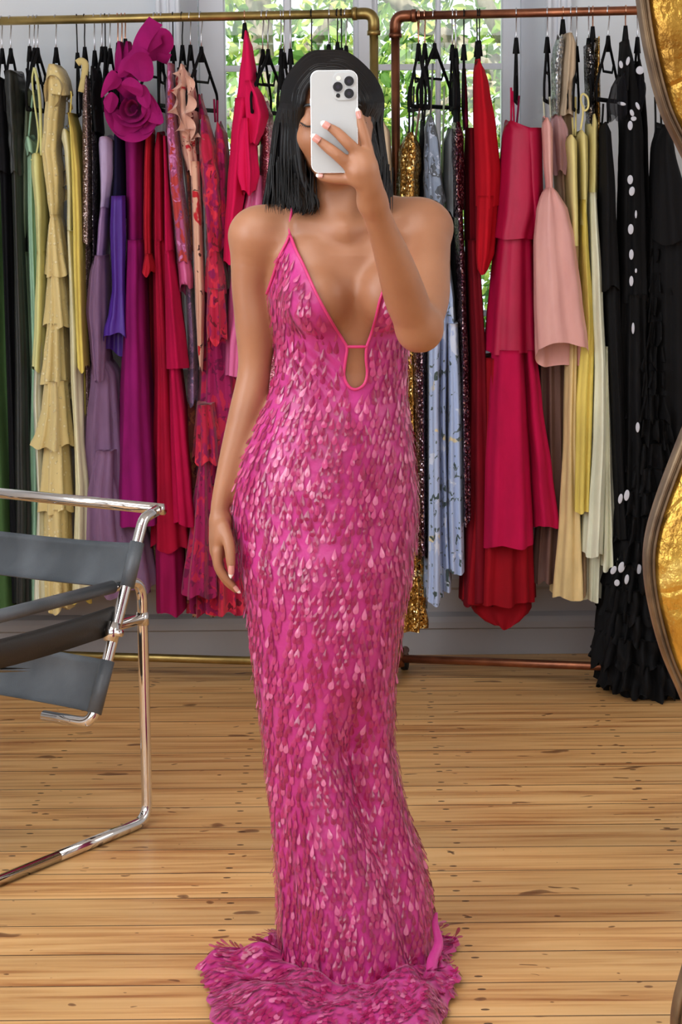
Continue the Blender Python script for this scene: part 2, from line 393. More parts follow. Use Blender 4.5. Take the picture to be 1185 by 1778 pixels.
wr = bpy.data.objects.new('window_1', None); COL.objects.link(wr); wr.location = ((x0 + x1) / 2, FY, zs); wr['kind'] = 'structure'; ORG[wr] = Vector(wr.location)
def px_x(px, py=100, Y=FY): return P(px, py, Y).x
mb = MB()
def vbar(a, b_, t=.05, z0=zs, z1=zt): box(mb, ((px_x(a) + px_x(b_)) / 2, FY + t / 2, (z0 + z1) / 2), (px_x(b_) - px_x(a), t, z1 - z0), bev=.004)
vbar(345, 391, .06); vbar(614, 657, .07); box(mb, ((px_x(622) + px_x(648)) / 2, FY - .008, (zs + zt) / 2), (px_x(648) - px_x(622), .02, zt - zs), bev=.003); vbar(872, 906, .06)
box(mb, ((x0 + x1) / 2, FY + .03, zs + .04), (x1 - x0, .058, .08)); box(mb, ((x0 + x1) / 2, FY + .03, zt - .03), (x1 - x0, .058, .06))
mesh('window_frame', mb, M['trim'], wr, smooth=False)
zm = P(500, 118, FY).z
mb = MB()
vbar(493, 507, .035); vbar(757, 766, .035)
zz = zm
while zz > zs + .2: zz -= .36
while zz < zt - .1:
    box(mb, ((x0 + x1) / 2, FY + .02, zz), (x1 - x0, .033, .017)); zz += .36
mesh('muntins', mb, M['trim'], wr, smooth=False)
gm, gnt, gb = mat_new('window_glass')
tr = N(gnt, 'ShaderNodeBsdfTransparent'); gl = N(gnt, 'ShaderNodeBsdfGlossy', Roughness=0.02); fz = N(gnt, 'ShaderNodeFresnel', IOR=1.45); ms = N(gnt, 'ShaderNodeMixShader')
gnt.links.new(fz.outputs[0], ms.inputs[0]); gnt.links.new(tr.outputs[0], ms.inputs[1]); gnt.links.new(gl.outputs[0], ms.inputs[2])
gnt.links.new(ms.outputs[0], gnt.nodes['Material Output'].inputs['Surface'])
for (a, b_) in ((391, 614), (657, 872)):
    mb = MB(); box(mb, ((px_x(a) + px_x(b_)) / 2, FY + .018, (zs + zt) / 2), (px_x(b_) - px_x(a), .004, zt - zs)); mesh('pane', mb, gm, wr, smooth=False)

# ---------------------------------------------------------------- outside: ground and a leafy tree
mb = MB(); box(mb, (0, 16, -0.65), (26, 18, 0.1))
struct('ground_outside', mb, cloth('lawn', (96, 120, 60), sheen=0, cscale=1))
def leafy(name, c, c2):
    m, nt, b = mat_new(name); L = nt.links.new
    oi = N(nt, 'ShaderNodeNewGeometry'); r = ramp(nt, [(0, lin(c)), (0.5, lin(c2)), (1, lin((214, 226, 120)))]); L(oi.outputs['Random Per Island'], r.inputs['Fac'])
    L(r.outputs['Color'], b.inputs['Base Color']); b.inputs['Roughness'].default_value = 0.45
    t = N(nt, 'ShaderNodeBsdfTranslucent'); L(r.outputs['Color'], t.inputs['Color']); mx = N(nt, 'ShaderNodeMixShader'); mx.inputs[0].default_value = 0.45
    L(b.outputs[0], mx.inputs[1]); L(t.outputs[0], mx.inputs[2]); L(mx.outputs[0], nt.nodes['Material Output'].inputs['Surface'])
    return m
rt = random.Random(5)
bark = cloth('pale_bark', (176, 168, 150), sheen=0, cscale=8, c2=(120, 112, 98))
def tree(cx, cy, sx, sy, z0, z1, nleaf, label, seed, limbs, c1, c2):
    rr = random.Random(seed)
    t = thing('tree', (cx, cy, -0.6), label, 'tree', None)
    mb = MB(); tube(mb, smooth_path([(cx, cy, -.6), (cx + .04, cy, .3), (cx - .03, cy, 1.0), (cx + .02, cy, 1.7), (cx, cy, 2.6)], 5), np.linspace(.11, .05, 21), 10)
    mesh('trunk', mb, bark, t)
    tips = []
    for pts, r0 in limbs:
        mb = MB(); pp = smooth_path(pts, 6); tube(mb, pp, np.linspace(r0, r0 * .35, len(pp)), 8)
        mesh('branch', mb, bark, t)
    mb = MB(); V = []; Fc = []
    for i in range(nleaf):
        # leaves gather in sprays
        if i % 9 == 0:
            sc = np.array([cx + rr.uniform(-sx, sx), cy + rr.uniform(-sy, sy), rr.uniform(z0, z1)]); sd = rr.uniform(0, 2 * PI)
        c = sc + np.array([rr.gauss(0, .05), rr.gauss(0, .05), rr.gauss(0, .07)])
        Lf = rr.uniform(.04, .085); wd = Lf * rr.uniform(.16, .28)
        d = np.array([math.cos(sd + rr.gauss(0, .7)) * .6, math.sin(sd + rr.gauss(0, .7)) * .6, rr.uniform(-1.0, .1)]); d /= np.linalg.norm(d)
        u = np.cross(d, [rr.gauss(0, 1), rr.gauss(0, 1), rr.gauss(0, 1)]); u /= np.linalg.norm(u); w = np.cross(d, u)
        n0 = len(V)
        V += [c, c + d * Lf * .35 + u * wd + w * .003, c + d * Lf * .35 - u * wd + w * .003, c + d * Lf * .7 + u * wd * .7, c + d * Lf * .7 - u * wd * .7, c + d * Lf, c + d * Lf * .5 - w * .004]
        Fc += [(n0, n0 + 1, n0 + 6), (n0, n0 + 6, n0 + 2), (n0 + 1, n0 + 3, n0 + 6), (n0 + 6, n0 + 4, n0 + 2), (n0 + 3, n0 + 5, n0 + 6), (n0 + 6, n0 + 5, n0 + 4)]
    mb.add(V, Fc); mesh('foliage', mb, leafy('leaves_%d' % seed, c1, c2), t, smooth=False)
tree(-.35, 9.6, 1.3, 1.1, .2, 3.1, 15000, 'leafy green tree seen through the left half of the window', 3,
     [([(-.35, 9.6, 1.5), (-.6, 9.4, 1.8), (-.9, 9.3, 2.2)], .04), ([(-.35, 9.6, 1.7), (-.05, 9.4, 2.0), (.1, 9.2, 2.4)], .04)], (58, 104, 42), (122, 168, 74))
tree(.95, 9.3, 0.95, .9, .2, 3.1, 8000, 'leafy tree with pale twisting branches seen through the right half of the window', 8,
     [([(.95, 9.3, 1.3), (.7, 9.0, 1.75), (.42, 8.9, 1.93), (.15, 8.8, 2.12), (-.1, 8.8, 2.2)], .06), ([(.95, 9.3, 1.6), (.62, 8.8, 1.98), (.5, 8.7, 2.3)], .05), ([(.7, 9.0, 1.75), (.5, 8.9, 1.7), (.3, 8.8, 1.6)], .03)], (70, 116, 50), (140, 182, 84))

# ================================================================ clothes racks of pipe
def YL(px): return 6.115 - 0.175 * px / 628.0
def YR(px): return 6.005 - 0.13 * (px - 700) / 400.0
ZL, ZR = P(628, 23.5, YL(628)).z, P(710, 27.5, YR(710)).z
def rack(name, mat, A, Bp, z, pipe_r, label, gauge):
    """A, Bp: floor points under the two ends (x, y); rail at height z"""
    A = Vector((A[0], A[1], 0)); Bp = Vector((Bp[0], Bp[1], 0)); d = (Bp - A).normalized(); nrm = Vector((-d.y, d.x, 0))
    t = thing(name, (A + Bp) / 2, label, 'clothes rack')
    up = Vector((0, 0, z))
    mb = MB(); tube(mb, [A + up + d * .035, Bp + up - d * .035], pipe_r, 20); mesh('rail', mb, mat, t)
    for Q, s in ((A, 1), (Bp, -1)):
        mb = MB(); tube(mb, [Q + Vector((0, 0, .075)), Q + Vector((0, 0, z - .035))], pipe_r, 20); mesh('pole', mb, mat, t)
        mb = MB(); pp = fillet([Q + Vector((0, 0, z - .055)), Q + up, Q + up + d * s * .055], .038, 10); tube(mb, pp, pipe_r * 1.32, 20)
        for e, di in ((pp[0], Vector((0, 0, 1))), (pp[-1], -d * s)):
            tube(mb, [e - di * .002, e + di * .010], pipe_r * 1.5, 20)
        mesh('elbow', mb, mat, t)
        mb = MB(); c = Q + Vector((0, 0, .055)); tube(mb, [c - nrm * .11, c + nrm * .11], pipe_r, 16); tube(mb, [c - Vector((0, 0, .022)), c + Vector((0, 0, .03))], pipe_r * 1.45, 16)
        mesh('foot_pipe', mb, mat, t)
        for sg in (-1, 1):
            cc = Q + nrm * sg * .10
            mb = MB(); tube(mb, [cc + Vector((0, 0, .024)) - nrm * 0 - d * .009, cc + Vector((0, 0, .024)) + d * .009], .0235, 20); mesh('caster', mb, M['rubber'], t)
    c = Vector((0, 0, .055)); mb = MB(); tube(mb, [A + c + d * .01, Bp + c - d * .01], pipe_r, 16); mesh('bottom_rail', mb, mat, t)
    return t
def fx(px, Y): return P(px, 300, Y).x
rack('clothes_rack', M['brass'], (fx(-190, YL(-190)), YL(-190)), (fx(651, YL(651)), YL(651)), ZL, .0118, 'aged brass pipe clothes rack with squared end behind the person', 1)
rack('clothes_rack', M['copper'], (fx(688, YR(688)), YR(688)), (fx(1360, YR(1360)), YR(1360)), ZR, .0118, 'brown copper pipe clothes rack holding the red and black gowns', 1)
# thin cable lying on the skirting moulding
mb = MB(); rc = random.Random(2)
tube(mb, smooth_path([(P(915 + i * 9, 1056, WY).x, WY - .034 + .0, .373 + .008 * abs(math.sin(i * 1.9)) - .0) for i in range(14)], 5), .003, 8)
tag(mesh('cable', mb, M['hook_dark'], None), 'thin grey cable lying along the top of the skirting board', 'cable')
# ================================================================ hangers and gowns
def interp_rows(rows, z):
    zs_ = [r[0] for r in rows]
    if z >= zs_[0]: return rows[0][1:]
    for i in range(len(rows) - 1):
        if z >= rows[i + 1][0]:
            t = (rows[i][0] - z) / max(1e-9, rows[i][0] - rows[i + 1][0]); t = t * t * (3 - 2 * t) * .5 + t * .5
            return tuple(a + (b - a) * t for a, b in zip(rows[i][1:], rows[i + 1][1:]))
    return rows[-1][1:]
def wrows(rows, Y):
    r = []
    for y, xl, xr in rows:
        a = P(xl, y, Y); b = P(xr, y, Y); r.append(((a.z + b.z) / 2, a.x, b.x))
    return r
def ctube(mb, rows, Yc, dep=.11, nf=12, amp=.006, seed=0, hem=.006, cut=0.0, top_amp=.45, dep2=None, rn=.9, dz=.013, crumple=.0, mi=0, close_top=True, rnd=0.0):
    """hanging tube of cloth: outline rows (photo height, left, right) at depth Yc, folds run down it"""
    rg = random.Random(seed); Yf = Yc - dep * .5
    R = wrows(rows, Yf); z1, z0 = R[0][0], R[-1][0]; nr = max(6, int((z1 - z0) / dz)); nc = max(48, nf * 6)
    n1, n2, n3 = nf, max(2, int(nf * .6)), int(nf * 1.7) + 1
    p = [rg.uniform(0, 6.28) for _ in range(8)]
    th = np.linspace(0, 2 * PI, nc, endpoint=False); ct, st = np.cos(th), np.sin(th)
    sx = np.sign(ct) * np.abs(ct) ** rn; sy = np.sign(st) * np.abs(st) ** rn
    V = []
    if dep2 is None: dep2 = dep
    for i in range(nr + 1):
        s = i / nr; z = z1 + (z0 - z1) * s; xl, xr = interp_rows(R, z); cx, hw = (xl + xr) / 2, max(.0035, (xr - xl) / 2)
        A = 1.45 * amp * (top_amp + (1 - top_amp) * s) * min(1.0, hw / .02)
        d_ = dep + (dep2 - dep) * s
        fo = .55 * np.sin(n1 * th + p[0] + .8 * math.sin(2.2 * z + p[4])) + .35 * np.sin(n2 * th + p[1] + 1.3 * math.sin(1.7 * z + p[5])) + .22 * np.sin(n3 * th + p[2] + z * 1.5)
        if crumple: fo = fo + crumple * np.sin(n2 * th + z * 55 + p[3]) * math.sin(z * 31 + p[6])
        x = cx + hw * sx + A * fo * ct * .7; y = Yc + d_ * sy + A * fo * st * 1.6
        zz = np.full(nc, z)
        k = max(0.0, (s - .8) / .2)
        if rnd and (z1 - z) < .05: zz = zz - (1 - (z1 - z) / .05) * rnd * (np.abs(sx) ** 2 * 1.0 + .35 * (sy < 0) * (1 - np.abs(sx)))
        zz = zz + k * (hem * np.sin(n2 * th + p[3]) + hem * .6 * np.sin(3 * th + p[6]) + cut * (-sy))
        V.append(np.stack([x, y, zz], 1))
    F_ = gridF(nr + 1, nc, True)
    if close_top: F_.append(tuple(range(nc)))
    mb.add(np.concatenate(V), F_, mi); return mb
def ruffle(mb, pts, wdt, dirv, amp=.02, waves=10, seed=0, nv=5, mi=0):
    """gathered strip: follows pts, falls along dirv, its free edge waves"""
    rg = random.Random(seed); pp = np.array(smooth_path(pts, 14)); n = len(pp); dirv = np.array(dirv, dtype=float); V = []
    T_ = np.gradient(pp, axis=0); T_ /= np.linalg.norm(T_, axis=1)[:, None] + 1e-9
    nn = np.cross(T_, dirv); nn /= np.linalg.norm(nn, axis=1)[:, None] + 1e-9
    ph = rg.uniform(0, 6)
    for i in range(n):
        s = i / (n - 1)
        for j in range(nv + 1):
            v = j / nv
            V.append(pp[i] + dirv * wdt * v * (1 + .12 * math.sin(s * waves * 4 + ph)) + nn[i] * amp * v ** 1.3 * math.sin(s * waves * 2 * PI + ph) + T_[i] * amp * .5 * v * math.cos(s * waves * 2 * PI + ph))
    mb.add(V, gridF(n, nv + 1), mi); return mb

HN = [0]
def hanger(px, rack, rot, holds, hook='hook_steel', drop=.085, wide=.36, group='black velvet hangers on the two racks', label=None):
    Y = YL(px) if rack == 'L' else YR(px); zr = ZL if rack == 'L' else ZR
    x = P(px, 35, Y).x; r = .0118; top = Vector((x, Y, zr))
    lab = label or ('slim black velvet hanger with metal hook carrying ' + holds)
    base = Vector((x, Y, zr - drop - .16))
    t = thing('hanger', base, lab, 'hanger', group)
    a = math.radians(rot * .6); u = Vector((math.sin(a), math.cos(a), 0))
    v = Vector((u.y, -u.x, 0))
    rw = .0019; R_ = r + rw
    pts = [top + u * 0 + Vector((0, 0, 0)) + (v * 0)]
    # hook: over the rail, in the hanger's own plane
    arc = []
    for k in range(13):
        g = math.radians(205 - 205 * k / 12.0 - 0)
        arc.append(top + u * (R_ * math.cos(g)) * 1.0 + Vector((0, 0, R_ * math.sin(g))))
    neck = top - Vector((0, 0, drop))
    arc += [top + u * R_ * .9 - Vector((0, 0, .018)), top + u * .006 - Vector((0, 0, .034)), top - Vector((0, 0, .048)), neck - Vector((0, 0, .012))]
    mb = MB(); tube(mb, arc, rw, 7); mesh('hook', mb, M[hook], t)
    def q(uu, zz): return neck + u * uu + Vector((0, 0, zz))
    w = wide / 2
    mb = MB(); up_ = tuple(v)
    outl = fillet([q(-w * .96, -.158), q(-w, -.115), q(-.03, -.022), q(0, .004), q(.03, -.022), q(w, -.115), q(w * .96, -.158)], .015, 4)
    tube(mb, outl, .0062, 8, flat=(.55, 1.0), up=up_)
    tube(mb, [q(-w * .97, -.156), q(w * .97, -.156)], .0058, 8, flat=(.55, 1.0), up=up_)
    tube(mb, [q(-.075, -.052), q(-.055, -.082), q(.055, -.082), q(.075, -.052)], .004, 6, flat=(.6, 1), up=up_)
    tube(mb, [q(0, .012), q(0, -.03)], [.005, .0095], 8)
    mesh('velvet_body', mb, M['black_velvet'], t)
    return t, q, neck, u, v
def gown(name, label, cat, rack, hook_px, parts, rot=0, holds=None, hook='hook_steel', straps=None, drop=.085, group=None, wide=.36, dy0=0.0):
    Yc = (YL(hook_px) if rack == 'L' else YR(hook_px)) + dy0
    h = None
    allr = [r for p_ in parts if 'rows' in p_ for r in p_['rows']]
    if wide > .3: wide = .17 if min(r[0] for r in allr) < 185 else .27
    if holds is not None: h, q, neck, u, v = hanger(hook_px, rack, rot, holds, hook, drop, wide)
    yb = max(r[0] for r in allr); xm = sum(r[1] + r[2] for r in allr) / (2 * len(allr))
    base = P(xm, yb, Yc)
    t = thing(name, base, label, cat, group)
    for i, p_ in enumerate(parts):
        if 'rows' not in p_: continue
        kw = {k: v_ for k, v_ in p_.items() if k not in ('n', 'rows', 'm', 'dy', 'lab')}
        kw.setdefault('seed', hash_(label) + i * 17); kw.setdefault('rnd', .018 if i == 0 else 0.0)
        mb = MB(); ctube(mb, p_['rows'], Yc + p_.get('dy', 0), **kw)
        o = mesh(p_['n'], mb, M[p_['m']], t)
        if 'lab' in p_: o['label'] = p_['lab']
    if straps:
        for (x1_, y1_, x2_, y2_, mt) in straps:
            mb = MB(); a = P(x1_, y1_, Yc - .09); b = P(x2_, y2_, Yc - .08)
            tube(mb, smooth_path([a, (a + b) / 2 + Vector((0, -.004, 0)), b], 5), .0028, 7); mesh('strap', mb, M[mt], t)
    return t
def hash_(s):
    h_ = 7
    for ch in s: h_ = (h_ * 31 + ord(ch)) % 99991
    return h_

# ---- cloth colours
C_ = cloth
M['forest'] = C_('forest_green_crepe', (72, 104, 58)); M['black'] = C_('black_cloth', (18, 18, 22), sheen=.1)
M['inky'] = satin('black_satin', (44, 46, 44), .45); M['sage'] = C_('sage_cloth', (150, 168, 142)); M['mint'] = C_('mint_cloth', (168, 208, 176))
M['lime'] = C_('pale_lime_cloth', (228, 226, 152), c2=(214, 212, 150)); M['offwhite'] = C_('off_white_cloth', (238, 238, 214))
M['swiss'] = dotted('dotted_swiss_butter', (224, 202, 140), (242, 226, 176), scale=62, th=.22, bump=.9)
M['butter'] = C_('butter_yellow', (228, 206, 140)); M['yellow'] = C_('bright_yellow_pleats', (240, 216, 112)); M['cream'] = C_('cream_cloth', (244, 238, 196))
M['peach'] = C_('pale_peach', (236, 208, 150)); M['taupe_seq'] = sequined('taupe_sequins', (158, 132, 132), (120, 98, 98), 420, (240, 225, 220), .35)
M['silver_seq'] = sequined('black_silver_sequins', (60, 58, 64), (16, 16, 20), 300, (250, 250, 250), .2)
M['lav'] = satin('lavender_satin', (190, 168, 208), .5); M['lav2'] = satin('mauve_satin', (160, 126, 172), .5)
def tulle(name, c, fac):
    m = C_(name, c, rough=.9, sheen=.5); nt = m.node_tree; b = nt.nodes['Principled BSDF']; out = nt.nodes['Material Output']
    t = N(nt, 'ShaderNodeBsdfTransparent'); mx = N(nt, 'ShaderNodeMixShader'); lw = N(nt, 'ShaderNodeLayerWeight', Blend=.35)
    mr = N(nt, 'ShaderNodeMapRange'); mr.inputs['To Min'].default_value = fac; mr.inputs['To Max'].default_value = .98
    nt.links.new(lw.outputs['Facing'], mr.inputs['Value']); nt.links.new(mr.outputs[0], mx.inputs[0]); nt.links.new(t.outputs[0], mx.inputs[1]); nt.links.new(b.outputs[0], mx.inputs[2])
    nt.links.new(mx.outputs[0], out.inputs['Surface']); return m
M['tulle_mauve'] = tulle('mauve_tulle', (168, 128, 168), .55); M['tulle_plum'] = C_('plum_tulle_lining', (128, 88, 122))
M['purple'] = satin('deep_purple_satin', (82, 44, 150), .42); M['navy'] = C_('midnight_cloth', (24, 18, 52))
M['fuchsia'] = C_('fuchsia_felt', (164, 18, 106), sheen=.1, var=.06, c2=(146, 14, 94)); M['orchid'] = C_('orchid_wool', (146, 16, 104), sheen=.1, var=.1, c2=(126, 10, 88))
M['scarlet'] = C_('scarlet_chiffon', (196, 26, 48)); M['crimson'] = C_('crimson_crepe', (194, 6, 72), var=.1); M['crimson_sat'] = satin('crimson_satin', (186, 6, 66), .55)
M['cherry'] = C_('cherry_cloth', (176, 8, 52)); M['berry'] = C_('berry_cloth', (164, 14, 84)); M['wine'] = C_('wine_cloth', (128, 10, 60)); M['bordeaux'] = C_('bordeaux_cloth', (122, 4, 26))
M['blood'] = C_('deep_red_cloth', (158, 4, 26)); M['red'] = C_('red_crepe', (194, 8, 32), var=.08)
M['paisley'] = printed('paisley_print', (176, 84, 132), [((188, 60, 60), 1.2, .52), ((214, 132, 190), 2.2, .6), ((120, 66, 110), 3.0, .63)], 20)
M['paisley_b'] = printed('blue_mauve_print', (150, 120, 160), [((110, 96, 130), 1.5, .52), ((190, 150, 190), 2.2, .6)], 26)
M['rosecream'] = printed('cream_rose_print', (232, 182, 160), [((196, 30, 46), 1.0, .6), ((110, 30, 30), 1.9, .66), ((240, 206, 186), 2.5, .62)], 17)
M['rosecream2'] = printed('cream_poppy_print', (226, 176, 150), [((198, 30, 44), .8, .62), ((70, 34, 30), 2.0, .66)], 15, seed=5)
M['redfloral'] = printed('berry_mesh_print', (190, 22, 66), [((222, 46, 74), 1.0, .55), ((150, 14, 84), 1.6, .55), ((116, 10, 40), 2.6, .62)], 14)
M['redfloral2'] = printed('magenta_mesh_print', (168, 20, 92), [((200, 36, 78), 1.1, .54), ((120, 10, 70), 2.0, .58)], 16, seed=3)
M['brownprint'] = printed('rust_print', (130, 60, 52), [((160, 90, 60), 1.5, .5), ((90, 30, 40), 2.0, .58)], 24)
M['hotpink'] = C_('hot_pink_crepe', (226, 16, 86), sheen=.25, var=.06, c2=(224, 18, 84)); M['hotpink_d'] = C_('hot_pink_lining', (206, 14, 76))
M['pinksat'] = satin('pink_satin', (232, 110, 168), .3); M['pinkseq'] = sequined('rose_sequins', (214, 128, 150), (170, 90, 110), 420, (255, 220, 225), .3)
M['gold_seq'] = sequined('gold_sequins', (196, 148, 70), (120, 80, 30), 210, (255, 236, 170), .18)
M['plum_seq'] = sequined('plum_sequins', (72, 30, 48), (30, 10, 22), 240, (235, 205, 215), .2)
M['blush'] = satin('blush_taffeta', (226, 168, 160), .34, c2=(216, 156, 150)); M['blush_t'] = tulle('blush_tulle', (226, 178, 180), .7)
M['bluefloral'] = printed('blue_floral_satin', (178, 196, 232), [((228, 214, 176), .55, .66), ((66, 84, 84), 1.7, .63), ((96, 110, 112), 2.3, .66), ((214, 224, 245), .9, .62)], 17, rough=.45)
M['greyfloral'] = printed('grey_floral_satin', (132, 146, 168), [((78, 84, 92), 1.2, .5), ((180, 190, 210), 2.2, .6)], 24, rough=.4)
M['greysat'] = satin('grey_satin', (112, 118, 122), .4)
M['nude'] = C_('nude_chiffon', (206, 184, 156)); M['brownchif'] = C_('brown_chiffon', (122, 92, 84)); M['champagne'] = C_('champagne_chiffon', (190, 160, 130))
M['silverlace'] = sequined('silver_beading', (176, 182, 188), (120, 124, 130), 220, (250, 250, 250), .3)
M['lemon'] = C_('lemon_crepe', (236, 222, 150), sheen=.2, var=.06); M['ivory_t'] = C_('ivory_organza', (240, 242, 216))
M['ink'] = C_('ink_black_tulle', (12, 12, 15), sheen=.06, var=.3); M['inkdots'] = dotted('black_with_white_spots', (14, 14, 18), (226, 226, 234), scale=13, th=.24)
M['netting'] = tulle('black_net', (20, 20, 26), .62)
D = lambda n, m, rows, **k: dict(n=n, m=m, rows=rows, **k)

# ================================================================ left rack
gown('evening_gown', 'forest green gown at the far end of the brass rack, mostly out of view', 'gown', 'L', -22,
     [D('skirt', 'forest', [(230, -60, 4), (320, -60, 8), (420, -58, 14), (640, -60, 18), (850, -64, 30), (1062, -70, 42)], nf=10, amp=.008)], 0, 'the forest green gown')
gown('evening_gown', 'plain black gown between the green gown and the dark satin gown', 'gown', 'L', 2,
     [D('bodice', 'black', [(128, -8, 5), (160, -10, 12), (300, -6, 20)], nf=6, amp=.003), D('skirt', 'black', [(296, -2, 21), (500, 6, 26), (700, 12, 34), (1040, 18, 44)], nf=10, amp=.007, dy=.03)], 4, 'the plain black gown')
gown('satin_dress', 'charcoal black satin sleeveless dress, first dark dress hanging clear of the frame edge', 'dress', 'L', 17,
     [D('bodice', 'inky', [(119, 9, 32), (135, 7, 36), (180, 9, 38), (235, 14, 39), (300, 20, 40)], nf=8, amp=.006, crumple=.5, dy=-.03),
      D('skirt', 'inky', [(296, 20, 40), (420, 24, 43), (600, 26, 52), (850, 26, 58), (1050, 26, 56)], nf=9, amp=.006, dy=-.02)], 10, 'the charcoal satin dress')
gown('slip_dress', 'sage green dress showing only its back edge beside the pale lime dress', 'dress', 'L', 50,
     [D('bodice', 'sage', [(150, 50, 57), (200, 44, 56), (300, 38, 54), (440, 41, 50)], nf=6, amp=.003, dy=.05),
      D('skirt', 'sage', [(436, 41, 52), (600, 50, 60), (800, 44, 64), (1045, 40, 66)], nf=8, amp=.006, dy=.05)], 0, 'the sage green dress', drop=.08)
gown('slip_dress', 'mint green dress with a folded back neckline beside the pale lime dress', 'dress', 'L', 58,
     [D('neckline', 'mint', [(233, 44, 56), (245, 42, 62), (268, 46, 64)], nf=5, amp=.004, dep=.06, dy=-.05),
      D('skirt', 'mint', [(264, 46, 64), (400, 48, 66), (600, 54, 72), (800, 50, 72), (1055, 46, 74)], nf=9, amp=.006, dep=.07, dy=-.01)], 5, 'the mint green dress', straps=[(57, 165, 50, 236, 'mint')])
t = gown('sleeveless_gown', 'pale lime yellow sleeveless gown with a deep armhole', 'gown', 'L', 64,
     [D('bodice', 'lime', [(262, 54, 76), (290, 53, 77), (360, 60, 80), (440, 64, 80)], nf=6, amp=.003, dep=.09, dy=-.05),
      D('skirt', 'lime', [(436, 64, 80), (560, 60, 79), (640, 56, 76)], nf=6, amp=.004, dep=.09, dy=-.05),
      D('lower_skirt', 'offwhite', [(560, 62, 78), (700, 58, 76), (860, 66, 78), (1055, 60, 82)], nf=8, amp=.006, dep=.09, dy=-.04)], 12, 'the pale lime gown')
mb = MB(); Yq = YL(64) - .12
tube(mb, smooth_path([P(60, 118, Yq), P(66, 145, Yq), P(70, 190, Yq), P(72, 270, Yq)], 6), [.007] * 19, 8, flat=(1.4, .6))
tube(mb, smooth_path([P(59, 117, Yq), P(56, 140, Yq), P(60, 180, Yq), P(67, 235, Yq), P(62, 272, Yq), P(54, 278, Yq)], 6), [.0045] * 31, 8, flat=(1.4, .6)); mesh('shoulder_strap', mb, M['lime'], t)

t = gown('tiered_dress', 'butter yellow dotted dress in ruffled tiers with a hooded ruffle neck', 'dress', 'L', 96,
     [D('bodice', 'swiss', [(146, 80, 110), (180, 78, 108), (215, 76, 104), (262, 73, 100), (300, 78, 104), (350, 84, 104), (378, 88, 102)], nf=7, amp=.006, dep=.1, crumple=.25, dy=-.05),
      D('underskirt', 'swiss', [(375, 88, 104), (640, 82, 116), (1055, 76, 120)], nf=8, amp=.004, dep=.08, dy=-.0),
      D('tier', 'swiss', [(372, 88, 101), (395, 84, 106), (440, 81, 112), (479, 78, 119)], nf=9, amp=.009, dep=.10, dy=-.06, hem=.004),
      D('tier', 'swiss', [(474, 84, 111), (520, 81, 117), (567, 77, 123)], nf=9, amp=.009, dep=.10, dy=-.055, hem=.006),
      D('tier', 'swiss', [(560, 82, 110), (620, 76, 113), (665, 70, 116)], nf=9, amp=.010, dep=.10, dy=-.055, hem=.005),
      D('tier', 'swiss', [(660, 78, 114), (710, 74, 118), (750, 64, 122), (775, 54, 126)], nf=10, amp=.012, dep=.11, dy=-.06, hem=.006),
      D('tier', 'swiss', [(770, 76, 117), (830, 72, 120), (886, 66, 124)], nf=9, amp=.010, dep=.10, dy=-.05, hem=.006),
      D('tier', 'swiss', [(880, 76, 118), (960, 76, 120), (1057, 76, 122)], nf=9, amp=.010, dep=.10, dy=-.045, hem=.006)], 8, 'the butter yellow tiered dress')
mb = MB(); Yq = YL(96) - .17
ruffle(mb, [P(78, 178, Yq), P(76, 150, Yq), P(85, 132, Yq), P(98, 134, Yq), P(106, 150, Yq), P(103, 172, Yq), P(94, 186, Yq)], .045, (.1, .95, .12), .004, 3, 3)
mesh('neck_ruffle', mb, M['swiss'], t)
mb = MB(); ctube(mb, [(112, 84, 100), (122, 80, 110), (140, 77, 118), (165, 80, 122)], Yq + .10, dep=.09, nf=5, amp=.004); mesh('hood', mb, M['swiss'], t)
mb = MB(); Yq = YL(96) - .02
ruffle(mb, [P(112, 130, Yq), P(118, 180, Yq), P(117, 230, Yq), P(113, 290, Yq), P(112, 350, Yq)], .03, (.2, -.95, -.05), .012, 9, 4); mesh('side_ruffle', mb, M['swiss'], t)
for (a, b_) in ((665, 700), (745, 778)):
    mb = MB(); ruffle(mb, [P(116, a - 8, Yq), P(120, a, Yq), P(124, a + 2, Yq)], .05, (.1, -.3, -.9), .01, 3, a); mesh('side_ruffle', mb, M['swiss'], t)

t = gown('pleated_dress', 'bright yellow dress with a knotted strap and long loose pleats', 'dress', 'L', 133,
     [D('bodice', 'cream', [(220, 108, 122), (235, 106, 126), (262, 112, 128), (330, 117, 130), (400, 117, 130)], nf=6, amp=.003, dep=.09, dy=-.04),
      D('front_pleat', 'yellow', [(196, 121, 124), (230, 122, 134), (300, 124, 142), (380, 126, 145), (470, 128, 146), (560, 132, 148), (640, 136, 152)], nf=7, amp=.006, dep=.11, dy=-.07),
      D('skirt', 'yellow', [(380, 116, 142), (600, 124, 150), (840, 130, 160), (1040, 126, 162)], nf=9, amp=.008, dep=.1, dy=-.0),
      D('panel', 'cream', [(400, 117, 130), (500, 121, 136), (580, 122, 142), (660, 124, 143), (760, 130, 146), (840, 132, 154), (1035, 128, 158)], nf=6, amp=.007, dep=.10, dy=-.06)], -14, 'the bright yellow pleated dress', hook='hook_dark', drop=.10)
mb = MB(); Yq = YL(133) - .14; tube(mb, smooth_path([P(122, 198, Yq), P(124, 168, Yq), P(123, 158, Yq)], 4), .002, 6); mesh('strap', mb, M['yellow'], t)
mb = MB(); tube(mb, smooth_path([P(134, 110, Yq), P(141, 106, Yq), P(148, 112, Yq), P(147, 130, Yq), P(141, 160, Yq)], 5), [.008] * 21, 9, flat=(1.2, .6)); mesh('shoulder_strap', mb, M['butter'], t)
